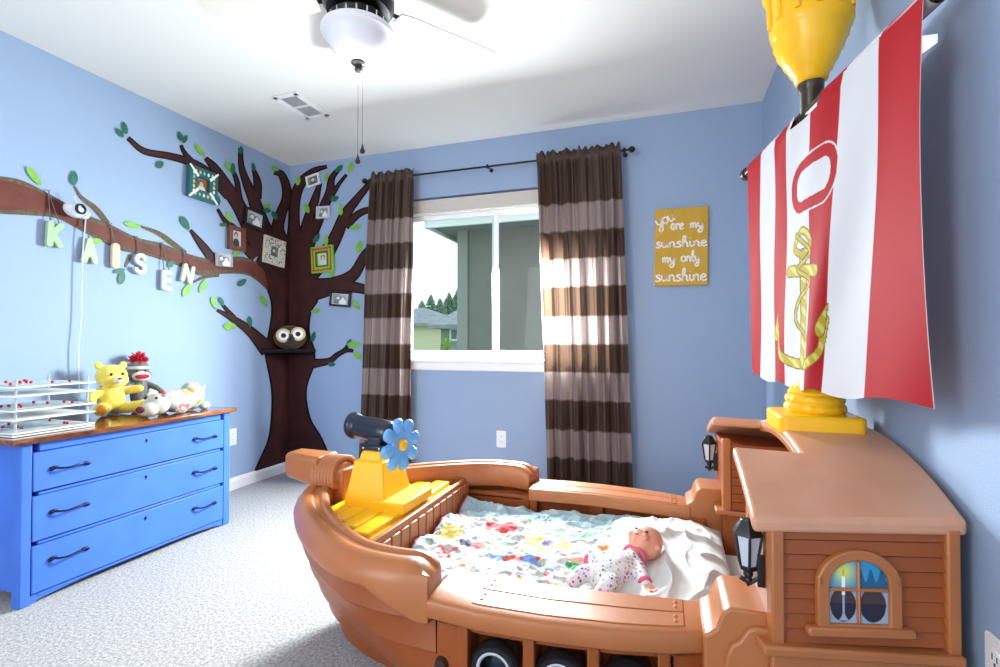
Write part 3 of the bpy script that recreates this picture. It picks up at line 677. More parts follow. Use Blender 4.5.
# ------------------------------------------------------------------ dresser
DX, DY0, DY1, DZ = -2.345, 1.236, 2.20, .628
dr = thing('dresser', 'bright blue three-drawer dresser with a glossy brown wooden top', 'dresser', ((DX+XL)/2, (DY0+DY1)/2, 0))
DB = XL+.02
b = MB()
b.box(DB, DX-.018, DY0+.01, DY0+.03, .05, DZ); b.box(DB, DX-.018, DY1-.03, DY1-.01, .05, DZ); b.box(DB, DB+.01, DY0+.03, DY1-.03, .08, DZ)
b.box(DB+.01, DX-.03, DY0+.03, DY1-.03, .08, .1)
for z in (.036, .238, .431): b.box(DX-.05, DX-.004, DY0+.06, DY1-.06, z-.012, z)
b.box(DX-.05, DX-.004, DY0+.06, DY1-.06, .592, .628)
b.box(DX-.10, DX-.05, DY0+.03, DY1-.03, .04, .6)
b.build('body', M['dresser'], dr, bevel=.003)
for y0, y1 in ((DY0, DY0+.036), (DY1-.042, DY1)):
    b = MB(); b.box(DX-.05, DX, y0, y1, 0, DZ); b.build('corner_post', M['dresser'], dr, bevel=.004)
for y0 in (DY0+.002, DY1-.052):
    b = MB(); b.box(DB, DB+.05, y0, y0+.05, 0, DZ); b.build('corner_post', M['dresser'], dr, bevel=.004)
# arched apron
b = MB(); n = 24; ya, yb = DY0+.034, DY1-.040
poly = [(ya, .04)]+[(ya+(yb-ya)*k/n, .001+.027*min(1, math.sin(PI*k/n)**.45*1.0)) for k in range(n+1)]+[(yb, .04)]
for i in range(1, n+1):
    a, c = poly[i], poly[i+1]
    b.prism([(a[0], a[1]), (c[0], c[1]), (c[0], .037), (a[0], .037)], lambda p, q, h: Vector((h, p, q)), DX-.03, DX-.006)
b.build('apron', M['dresser'], dr, smooth=0)
def handle(yc, zc, par):
    b = MB(); pts_ = []
    for k in range(-8, 9):
        t = k/8; pts_.append((Vector((DX+.006+.022*(1-t*t)**.6, yc+.058*t, zc-.004*t+.004*math.sin(t*PI))), .0022+.0025*abs(t)**1.2+.0012*(1-abs(t))))
    b.tube([p for p, _ in pts_], [r for _, r in pts_], 8)
    for s in (-1, 1):
        b.ell((DX+.006, yc+s*.058, zc-.004*s), (.005, .016, .008), None, 12, 8); b.ell((DX+.007, yc+s*.066, zc-.004*s-.004), (.004, .010, .007), None, 12, 8)
    b.build('handle', M['iron'], par)
for i, (z0, z1, zc) in enumerate(((.038, .226, .152), (.240, .420, .340), (.434, .592, .514))):
    ph = .004
    b = MB(); b.box(DX-.045, DX+.003, DY0+.038, DY1-.046, z0+.003, z1-.002); d_ = b.build('drawer', M['dresser'], dr, bevel=.003)
    handle(1.40+.0*i, zc, d_); handle(DY1-.165, zc, d_)
    b = MB(); m2 = frame_m((DX+.003, (DY0+DY1)/2-.0, z1-.035), (0, 1, 0), (0, 0, 1), (1, 0, 0)); b.lathe([(.0001, 0), (.006, 0), (.006, .0015), (.0001, .0015)], m2, 12); b.box(-.002, .002, -.012, 0, 0, .0015, m2); b.build('keyhole', M['iron'], d_, smooth=0)
# top with gently bowed front and worn edge
b = MB(); n = 20; y0, y1 = DY0-.03, DY1+.03
poly = [(XL+.004, y0)]+[(DX+.018+.012*math.sin(PI*k/n), y0+(y1-y0)*k/n) for k in range(n+1)]+[(XL+.004, y1)]
b.prism(poly, lambda p, q, h: Vector((p, q, h)), DZ, DZ+.022); b.build('wooden_top', M['wood'], dr, bevel=.004)
TZ = DZ+.022

# ------------------------------------------------------------------ tiered tray rack on the dresser
rx0, rx1, ry0, ry1 = -2.70, -2.40, 1.235, 1.53
rk = thing('tiered_tray_rack', 'clear rack with three tiers of white trays holding small red beads', 'rack', ((rx0+rx1)/2, (ry0+ry1)/2, TZ))
for x in (rx0+.02, rx1-.02):
    for y in (ry0+.02, ry1-.02):
        b = MB(); prof = []
        zt = TZ+.23
        k = 0; z = TZ
        while z < zt:
            prof += [(.0042, z), (.0052, z+.003), (.0042, z+.006)]; z += .010
        b.lathe(prof, Matrix.Translation((x, y, 0)), 10); b.build('post', mat('clear_post', rgb(206, 212, 218), .2, transl=.4) if 'clear_post' not in bpy.data.materials else bpy.data.materials['clear_post'], rk)
rnd = random.Random(4); red = mat('red_bead', rgb(190, 20, 30), .3); tray_m = mat('tray_print', (1, 1, 1, 1), .4, col_attr=True)
for k, (z, split) in enumerate(((TZ+.012, .010), (TZ+.100, .036), (TZ+.193, .036))):
    b = MB(); b.box(rx0, rx1, ry0, ry1, z, z+.006); b.box(rx0, rx1, ry0, ry1, z-split, z-split+.005); t_ = b.build('tray', M['white'], rk, bevel=.001)
    n1, n2 = 30, 34; g1, g2 = np.linspace(rx0+.008, rx1-.012, n1), np.linspace(ry0+.008, ry1-.012, n2)
    cols = np.ones((n1, n2, 4)); cols[..., :3] = (.55, .66, .78)
    X, Y = np.meshgrid(g1, g2, indexing='ij')
    cols[(np.sin(X*60+k)*np.sin(Y*55+k*2) > .55), :3] = (.75, .72, .35); cols[(np.sin(X*90+k*3)*np.sin(Y*37-k) > .7), :3] = (.3, .5, .4); cols[(np.sin(X*40-k)*np.cos(Y*83) > .72), :3] = (.9, .9, .92)
    b = MB(); b.grid([[Vector((x, y, z+.0075)) for y in g2] for x in g1]); b.build('printed_sheet', tray_m, t_, smooth=0, cols=cols.reshape(-1, 4))
    for j in range(9):
        b = MB(); b.ell((rnd.uniform(rx0+.03, rx1-.03), rnd.uniform(ry0+.02, ry1-.03), z+.0135), (.006, .006, .006), None, 10, 8); b.build('bead', red, t_)
b = MB()
for z in (TZ+.03, TZ+.10, TZ+.18, TZ+.2):
    b.tube([(rx0+.02, ry0+.02, z), (rx0+.02, ry1-.02, z)], .0018, 6); b.tube([(rx0+.02, ry0+.02, z), (rx1-.02, ry0+.02, z)], .0018, 6)
b.build('rail', bpy.data.materials['clear_post'], rk)

# ------------------------------------------------------------------ plush toys
def limb(b, pts_, n=12): 
    C = crom([tuple(p[0])+(p[1],) for p in pts_], 5); b.tube([Vector(c[:3]) for c in C], [float(c[3]) for c in C], n); b.ell(C[-1][:3], (C[-1][3],)*3, None, 12, 8); b.ell(C[0][:3], (C[0][3],)*3, None, 12, 8)
def fuse(o, vox=.006):
    md = o.modifiers.new('fuse', 'REMESH'); md.mode = 'VOXEL'; md.voxel_size = vox; md.use_smooth_shade = True
    sm = o.modifiers.new('smooth', 'SMOOTH'); sm.iterations = 4; sm.factor = .6
# plain yellow teddy
bc = pt(110, 405, 'x', -2.73); by = bc.y
ty = mat('yellow_plush', rgb(238, 214, 92), .9, vary=.06, vscale=40, sheen=.4, bump=.3, bscale=300)
te = thing('teddy_bear', 'plain yellow teddy bear sitting against the wall beside the tray rack', 'stuffed toy', (-2.72, by, TZ), rotm(0, 0, math.radians(-12)))
T = lambda x, y, z: XF[te.name] @ Vector((x*1.05, y*1.05, z*1.07))     # local: x forward, y right(+Y), z up
b = MB()
b.ell(T(0, 0, .075), (.055, .062, .075), None); b.ell(T(.0, 0, .185), (.058, .070, .060), XF[te.name]); b.ell(T(.02, 0, .168), (.05, .066, .045), XF[te.name])
for s in (-1, 1):
    b.ell(T(-.01, s*.052, .237), (.012, .020, .020), None)
    limb(b, [(T(.0, s*.045, .11), .024), (T(.02, s*.085, .095 if s < 0 else .115), .022), (T(.05, s*.10, .075 if s < 0 else .12), .02)])
    limb(b, [(T(.02, s*.04, .03), .03), (T(.07, s*.065, .034), .03), (T(.115, s*.085, .04), .033)])
o = b.build('body', ty, te); fuse(o, .005)
b = MB(); b.ell(T(.068, 0, .168), (.018, .022, .017), XF[te.name]); b.build('muzzle', mat('cream_plush', rgb(238, 228, 204), .9), te)
b = MB(); b.ell(T(.087, 0, .176), (.006, .009, .006), XF[te.name]); b.build('nose', mat('brown_nose', rgb(110, 60, 30), .4), te)
for s in (-1, 1):
    b = MB(); b.ell(T(.056, s*.024, .196), (.005, .0065, .008), XF[te.name]); b.build('eye', mat('dark_eye', rgb(60, 30, 20), .15), te)
    b = MB(); b.ell(T(.139, s*.094, .044), (.008, .02, .022), XF[te.name] @ rotm(0, 0, s*.6)); b.build('foot_pad', mat('orange_plush', rgb(240, 150, 50), .9), te)
# sock monkey
my = pt(140, 390, 'x', -2.76).y
mk = thing('sock_monkey', 'grey sock monkey with red pompom and red lips sitting behind the other toys', 'stuffed toy', (-2.765, my, TZ), rotm(0, 0, math.radians(-18)))
T2 = lambda x, y, z: XF[mk.name] @ Vector((x, y, z))
gsock = mat('grey_sock', rgb(112, 108, 108), .95, vary=.5, vscale=110, sheen=.3)
b = MB(); b.ell(T2(-.02, 0, .20), (.045, .055, .060), XF[mk.name]); b.ell(T2(0, 0, .09), (.035, .045, .085), XF[mk.name])
for s in (-1, 1):
    limb(b, [(T2(0, s*.035, .14), .017), (T2(.03, s*.07, .12), .016), (T2(.06, s*.095, .085), .015), (T2(.08, s*.10, .05), .014)])
    limb(b, [(T2(.02, s*.025, .025), .019), (T2(.07, s*.045, .022), .018)])
    b.ell(T2(-.03, s*.056, .19), (.008, .014, .018), XF[mk.name])
fuse(b.build('body', gsock, mk), .005)
b = MB(); b.ell(T2(.025, 0, .185), (.026, .044, .028), XF[mk.name]); b.build('muzzle', M['sheet'], mk)
b = MB(); b.ell(T2(.045, 0, .185), (.010, .036, .013), XF[mk.name]); b.build('lips', mat('red_lips', rgb(190, 24, 44), .8), mk)
b = MB(); b.lathe([(.050, .222), (.055, .226), (.055, .236), (.050, .240)], XF[mk.name] @ Matrix.Translation((-.022, 0, 0)), 24); b.build('hat_band', M['sheet'], mk)
b = MB(); b.ell(T2(-.022, 0, .242), (.046, .05, .026), XF[mk.name]); b.build('hat', gsock, mk)
for s in (-1, 1):
    b = MB(); b.ell(T2(.024, s*.020, .215), (.004, .006, .006), XF[mk.name]); b.build('eye', M['black'], mk)
b = MB(); rnd = random.Random(2); pc = T2(-.022, 0, .278)
for i in range(170):
    d = Vector((rnd.gauss(0, 1), rnd.gauss(0, 1.3), rnd.gauss(.25, .8))).normalized()*rnd.uniform(.034, .052)
    sd = Vector((rnd.uniform(-1, 1), rnd.uniform(-1, 1), rnd.uniform(-1, 1))).normalized()*.006
    b.tube([pc, pc+d*.6+sd, pc+d], [.0035, .0028, .0016], 4)
b.build('pompom', mat('red_yarn', rgb(200, 24, 44), .9), mk)
# spotted plush dog lying
sp = thing('spotted_plush_dog', 'white plush dog with coloured spots lying at the dresser front', 'stuffed toy', (-2.55, 2.03, TZ))
dz = TZ
p_head = pt(154, 407, 'z', TZ+.05); p_tail = pt(197, 400, 'z', TZ+.05)
def spcols(vs):
    rnd = random.Random(12); P = np.array(vs); C = np.ones((len(P), 4)); C[:, :3] = (.55, .54, .50)
    cl = [(.55, .08, .10), (.25, .5, .36), (.55, .3, .06), (.35, .35, .38), (.62, .12, .12), (.3, .55, .42)]
    for i in range(80):
        c = P[rnd.randrange(len(P))]; r = rnd.uniform(.014, .024); d = np.linalg.norm(P-c, axis=1); k = cl[i % 6]
        C[d < r, :3] = k
        if i % 3 == 0: C[d < r*.5, :3] = (.55, .54, .50)
    return C
ax = (p_tail-p_head); L_ = ax.length; axn = ax.normalized(); sdn = Vector((0, 0, 1)).cross(axn)   # sdn points to +-x
def Q(a, s, z): return Vector((p_head.x, p_head.y, 0))+axn*a+sdn*s+Vector((0, 0, TZ+z))
def bodym(prims, nu=48, nv=36):
    bb = MB()
    for c, r, mt in prims: bb.ell(c, r, mt, nu, nv)
    return bb
AM = frame_m((0, 0, 0), axn, sdn, (0, 0, 1))
bb = bodym([(Q(L_*.55, 0, .062), (.110, .062, .060), AM), (Q(L_*.85, 0, .078), (.066, .062, .076), AM)])
for a, s in ((.42, -.04), (.42, .05), (.98, -.045), (.95, .05)):
    bb.ell(Q(L_*a, s*1.1, .022), (.034, .022, .022), AM, 24, 16)
o = bb.build('body', M['col_cloth'], sp, cols=spcols(bb.v))
bb = bodym([(Q(.02, 0, .062), (.058, .054, .054), AM), (Q(-.035, 0, .042), (.042, .042, .036), AM)]); o = bb.build('head', mat('cream_plush_head', rgb(190, 187, 174), .9), sp)
fuse(o, .005)
earm = mat('pale_ear', rgb(230, 224, 210), .9)
for s in (-1, 1):
    b = MB(); b.ell(Q(.04, s*.044, .112), (.028, .020, .008), AM @ rotm(s*.5, -.5, 0), 14, 8); b.build('ear', earm, sp)
b = MB(); b.ell(Q(-.074, .008, .045), (.014, .024, .016), AM, 14, 8); b.build('nose', mat('maroon_felt', rgb(120, 26, 36), .8), sp)
b = MB(); b.ell(Q(.052, .0, .118), (.010, .010, .010), None, 10, 8); b.build('red_tuft', mat('red_felt', rgb(190, 40, 60), .9), sp)
for s in (-1, 1):
    b = MB(); b.ell(Q(-.02, s*.030, .098), (.007, .006, .007), None, 10, 8); b.build('eye', M['navy'], sp)
b = MB(); b.tube([Q(L_+.03, 0, .10), Q(L_+.05, 0, .115), Q(L_+.055, 0, .13)], [.012, .009, .006], 10); b.build('tail', mat('pale_tail', rgb(224, 228, 206), .9), sp)

# ------------------------------------------------------------------ ceiling fan
fc = Vector((-1.118, 1.63, 0))
fan = thing('ceiling_fan', 'black ceiling fan with pale blades, white glass bowl light and two pull chains', 'ceiling fan', (fc.x, fc.y, H))
TM = Matrix.Translation(fc)
b = MB(); b.lathe([(.001, 2.44), (.075, 2.44), (.085, 2.425), (.085, 2.40), (.12, 2.385), (.135, 2.36), (.135, 2.32), (.12, 2.295), (.085, 2.285), (.001, 2.285)], TM, 40); b.build('motor_housing', M['black_metal'], fan)
b = MB(); b.lathe([(.001, 2.29), (.075, 2.287), (.10, 2.275), (.112, 2.262), (.108, 2.245), (.10, 2.232), (.095, 2.225), (.001, 2.222)], TM, 40); fit = b.build('light_fitter', M['black_metal'], fan)
chm = mat('chrome', rgb(190, 190, 190), .2, metal=1)
for k in range(18):
    b = MB(); a = 2*PI*k/18; p = fc+Vector((.108*math.cos(a), .108*math.sin(a), 2.25)); b.tube([p+Vector((0, 0, .012)), p-Vector((0, 0, .012))], .004, 6); b.build('vent_rib', chm, fit)
b = MB(); b.lathe([(.001, 2.226), (.12, 2.226), (.137, 2.222), (.141, 2.212), (.137, 2.203), (.125, 2.198), (.118, 2.185), (.105, 2.155), (.08, 2.125), (.05, 2.107), (.02, 2.10), (.001, 2.10)], TM, 48); b.build('glass_bowl', M['glass_white'], fan)
b = MB(); b.lathe([(.001, 2.104), (.028, 2.104), (.028, 2.096), (.016, 2.09), (.013, 2.078), (.015, 2.072), (.010, 2.066), (.001, 2.064)], TM, 24); b.build('finial', M['black_metal'], fan)
for off, zb in ((Vector((-.001, 0, 0)), 1.735), (Vector((.016, .006, 0)), 1.775)):
    b = MB(); b.tube([fc+off+Vector((0, 0, 2.085)), fc+off+Vector((0, 0, zb))], .0013, 6); c_ = b.build('pull_chain', bpy.data.materials['chain_grey'] if 'chain_grey' in bpy.data.materials else mat('chain_grey', rgb(120, 118, 112), .4), fan)
    b = MB(); b.lathe([(.0005, .032), (.003, .028), (.005, .016), (.0105, .004), (.010, -.002), (.005, -.006), (.0005, -.006)], Matrix.Translation(fc+off+Vector((0, 0, zb-.02))), 14); b.build('chain_pull', M['black'], c_)
fwd = math.atan2(fc.y, fc.x)
for k in range(5):
    a = fwd+.05+2*PI*k/5; rm = Matrix.Translation(fc+Vector((0, 0, 2.335))) @ Matrix.Rotation(a, 4, 'Z') @ Matrix.Rotation(math.radians(9), 4, 'X')
    b = MB(); b.prism([(.16, -.045), (.20, -.058), (.58, -.068), (.615, -.055), (.625, 0), (.615, .055), (.58, .068), (.20, .058), (.16, .045)], lambda p, q, h: rm @ Vector((p, q, h)), 0, .006); bl = b.build('blade', M['fan_blade'], fan, bevel=.001)
    b = MB(); b.prism([(.10, -.014), (.17, -.014), (.20, -.035), (.25, -.03), (.25, .03), (.20, .035), (.17, .014), (.10, .014)], lambda p, q, h: rm @ Vector((p, q, h)), .006, .010); b.build('blade_iron', M['black_metal'], bl, bevel=.001)
# ceiling vent
vc = [pt(x, y, 'z', H) for x, y in ((273, 95), (293, 91), (328, 115.5), (311, 119.5))]
c = sum(vc, Vector())/4; ex = (vc[1]-vc[0]); ey = ((vc[3]-vc[0])+(vc[2]-vc[1]))/2; vw, vl = abs(ex.length), ey.length
vn = thing('ceiling_vent', 'white rectangular air vent on the ceiling', 'vent', c)
vm = frame_m(c, (1, 0, 0), (0, 1, 0), (0, 0, 1)); vw = abs(ex.x) if abs(ex.x) > abs(ex.y) else abs(ex.y); print('vent', ex, ey)
ax_long_y = abs(ey.y) > abs(ey.x)
vw, vl = (.17, .30); vm = frame_m(c, (1, 0, 0), (0, 1, 0), (0, 0, 1)) if ax_long_y else frame_m(c, (0, 1, 0), (-1, 0, 0), (0, 0, 1))
b = MB(); B0 = .028
for x0, x1, y0, y1 in ((-vw/2, vw/2, -vl/2, -vl/2+B0), (-vw/2, vw/2, vl/2-B0, vl/2), (-vw/2, -vw/2+B0, -vl/2, vl/2), (vw/2-B0, vw/2, -vl/2, vl/2), (-vw/2+B0, vw/2-B0, -.006, .006)): b.box(x0, x1, y0, y1, -.008, 0, vm)
b.build('vent_frame', M['white'], vn, bevel=.002)
b = MB(); b.box(-vw/2+B0, vw/2-B0, -vl/2+B0, vl/2-B0, -.001, -.0005, vm); b.build('duct_shadow', M['vent_dark'], vn, smooth=0)
b = MB()
for k in range(22):
    y = -vl/2+B0+.006+k*(vl-2*B0)/22
    b.box(-vw/2+B0, vw/2-B0, -.003, .003, -.001, .0, vm @ Matrix.Translation((0, y, -.004)) @ Matrix.Rotation(math.radians(35), 4, 'X'))
b.build('louvre', M['white'], vn, smooth=0)

# ------------------------------------------------------------------ curtains and rod
RY, RZ = YB-.085, 2.215
rod = thing('curtain_rod', 'thin black curtain rod with ball finials above the window', 'curtain rod', (-1.15, RY, RZ))
b = MB(); b.tube([(-2.09, RY, RZ), (-.205, RY, RZ)], .007, 12); b.build('rod', M['black_metal'], rod)
for x in (-2.105, -.19):
    b = MB(); b.ell((x, RY, RZ), (.02, .02, .02), None, 16, 12); b.tube([(x-.02, RY, RZ), (x+.02, RY, RZ)], .010, 10); b.build('finial', M['black_metal'], rod)
for x in (-1.14, -2.06, -.235):
    b = MB(); b.tube([(x, YB, RZ-.0), (x, RY+.003, RZ-.0)], .005, 8); b.lathe([(.001, 0), (.014, 0), (.014, .006), (.001, .006)], frame_m((x, YB-.006, RZ), (1, 0, 0), (0, 0, 1), (0, 1, 0)), 14); b.tube([(x, RY, RZ-.012), (x, RY, RZ+.012)], .009, 8); b.build('bracket', M['black_metal'], rod)
def curtain(label, xt0, xt1, xb0, xb1, zt, zb, nf, seed, group='brown banded curtains'):
    rnd = random.Random(seed); nu, nv = 260, 170
    ph = [rnd.uniform(-.4, .4) for _ in range(nf+2)]; am = [rnd.uniform(.55, 1.5) for _ in range(nf+2)]
    rows = []; cols = []
    dk, lt = np.array(rgb(80, 60, 48)[:3]), np.array(rgb(158, 140, 134)[:3])
    bandh = .181
    for j in range(nv+1):
        v = j/nv; z = zt+(zb-zt)*v; row = []
        for i in range(nu+1):
            u = i/nu; x = (xt0+(xb0-xt0)*v**.8)*(1-u)+(xt1+(xb1-xt1)*v**.8)*u
            k = u*nf; ki = int(k); a = am[ki]*(1-k+ki)+am[ki+1]*(k-ki)
            f = math.sin(2*PI*k+.5*math.sin(2*PI*v*.8+ki)+ph[ki]*(1-(k-ki))+ph[ki+1]*(k-ki))
            head = math.exp(-((z-RZ)/.03)**2)
            amp = .030*a*(1-.6*head)*(.75+.35*v)*(1+.3*math.sin(v*7+ki))
            fine = .005*math.sin(2*PI*u*nf*3.3+1)*math.exp(-v*6)+.0035*math.sin(2*PI*u*nf*2.4+3*v+ki)+.002*math.sin(2*PI*u*nf*5.3+5*v)
            y = RY-.004-amp*f*.85+fine
            if head > .5: y = RY-(.014+.004*f) 
            x += .012*math.sin(4*PI*k+1)*(.3+v*.5)*.5
            zz = z+((.008*math.sin(2*PI*u*nf*2.2+seed)+.006*math.sin(u*97)) if v < .02 else 0)+(.006*f if v > .98 else 0)
            row.append(Vector((x, y, zz)))
            t = (1.916-z)/bandh; kband = math.floor(t); isl = (kband % 2 == 0) and t >= 0
            c = lt if isl else dk
            if i % 3 == 0: c = c*.93
            cols.append((*c, 1))
        rows.append(row)
    b = MB(); b.grid(rows)
    r = b.build('curtain', M['curtain'], None, smooth=180, cols=cols, label=label, cat='curtain', group=group)
    return r
curtain('brown and taupe banded curtain left of the window, beside the painted tree', -2.045, -1.70, -2.14, -1.725, 2.262, .12, 5, 3)
curtain('wider brown and taupe banded curtain right of the window, beside the sign', -.80, -.262, -.735, -.195, 2.262, .10, 6, 8)

# ------------------------------------------------------------------ pirate ship bed
YC = 1.6
bed = thing('pirate_ship_bed', 'tan plastic pirate ship bed with cabin headboard, bow, mast and yellow lookout', 'bed', (-.35, YC, 0))
mir = lambda y, s: YC+s*(y-YC)    # s=+1 keeps near side, -1 mirrors to far side
T_ = [(-.535, 1.095), (-.65, 1.08), (-.78, 1.10), (-.92, 1.18), (-1.05, 1.285), (-1.16, 1.40), (-1.225, 1.50), (-1.245, 1.6)]
B_ = [(-.50, 1.17), (-.60, 1.27), (-.70, 1.345), (-.82, 1.385), (-.94, 1.42), (-1.03, 1.475), (-1.08, 1.54), (-1.095, 1.6)]
def full(pts_): 
    return pts_+[(x, 2*YC-y) for x, y in pts_[-2::-1]]
NB = 96
TP = resample(crom(full(T_), 8), NB); BP = resample(crom(full(B_), 8), NB)
def normals(P):
    d = np.gradient(P, axis=0); d /= np.linalg.norm(d, axis=1)[:, None]; return np.stack([d[:, 1], -d[:, 0]], 1)*-1
TN = normals(TP)
if np.dot(TN[0], np.array([0, -1])) < 0: TN = -TN
ZT, ZB = .44, .03
# lapped strakes of the bow hull
rows = []; NS = 5
for k in range(NS):
    for e, off in ((0, 0.0), (.5, .012), (.88, .026), (.95, .026), (1.0, .004)):
        s = (k+e)/NS; z = ZT+(ZB-ZT)*s; sh_ = s**1.45
        P = TP*(1-sh_)+BP*sh_; rows.append([Vector((P[i, 0]+TN[i, 0]*off, P[i, 1]+TN[i, 1]*off, z)) for i in range(NB)])
inner = [[Vector((v.x-TN[i, 0]*.03, v.y-TN[i, 1]*.03, v.z)) for i, v in enumerate(r)] for r in rows[::-1]]
b = MB(); b.grid(rows+inner, close_v=True)
b.build('bow_hull', M['tan_side_shade'], bed, smooth=25)
# floor plate of bow
b = MB(); b.prism([tuple(p) for p in BP], lambda p, q, h: Vector((p, q, h)), .0, .05); b.build('keel_base', M['tan_side_shade'], bed, bevel=.004)
# gunwale
rows = []
for i in range(NB):
    u = i/(NB-1); e = min(u, 1-u)*2    # 0 at ends, 1 at bow
    drop = .048*min(1, max(0, 1.25*(1-e/.17))) if e < .17 else 0
    topz = .497+.006*e-.03*max(0, 1-e/.06)**2
    sec = [(.022, .428-1.45*drop), (.036, .434-1.45*drop), (.038, .455), (.030, .475), (.012, topz-.006), (-.004, topz), (-.020, topz-.002), (-.024, topz-.008), (-.044, topz-.008), (-.050, topz-.001), (-.066, topz-.003), (-.076, topz-.02), (-.078, .42), (-.070, .40)]
    rows.append([Vector((TP[i, 0]+TN[i, 0]*a, TP[i, 1]+TN[i, 1]*a, z)) for a, z in sec])
b = MB(); b.grid(rows, close_u=True); b.add(rows[0], [tuple(range(len(rows[0])))]); b.add(rows[-1], [tuple(range(len(rows[0])))]); b.build('gunwale', M['tan'], bed, smooth=60, bevel=.010, bseg=3)
# bowsprit and knot
zt = .545
b = MB()
bs = [(-1.225, .066, .052), (-1.30, .058, .047), (-1.375, .050, .042), (-1.388, .042, .034)]
b.grid([[Vector((x, YC+w*p, zt+.02*((-1.235-x)/.2)+hh*q)) for p, q in ((-1, -1), (-1, .75), (-.8, 1), (.8, 1), (1, .75), (1, -1), (.7, -1.25), (-.7, -1.25))] for x, w, hh in bs], close_u=True)
r0 = b.v[:8]; r1 = b.v[24:32]; b.add(r0, [tuple(range(8))]); b.add(r1, [tuple(range(8))])
b.build('bowsprit', M['tan'], bed, bevel=.008)
b = MB()
for k in range(7):
    x = -1.235+.014*k
    pth = [Vector((x+.006*math.sin(a*2), YC+math.cos(a)*.072, .515+math.sin(a)*.072)) for a in [PI*j/14*1.0 for j in range(-1, 16)]]
    b.tube(pth, .011, 8)
b.build('rope_lashing', M['tan'], bed)
b = MB(); b.tube([Vector((-1.16+.0*a, YC+math.cos(a)*.05, .50+math.sin(a)*.062)) for a in [PI*j/14 for j in range(-1, 16)]], .024, 10); b.box(-1.19, -1.12, YC-.05, YC+.05, .42, .555); b.build('stem_collar', M['tan'], bed, bevel=.008)
b = MB()
for z0_, z1_, xa, xb_ in ((.43, .33, -1.262, -1.215), (.325, .235, -1.222, -1.175), (.23, .13, -1.185, -1.13)):
    b.prism([(xa-.012, z0_), (xb_-.018, z1_), (xb_+.05, z1_), (xa+.05, z0_)], lambda p, q, h: Vector((p, h, q)), YC-.022, YC+.022)
b.build('stem_post', M['tan_side_shade'], bed, bevel=.004)
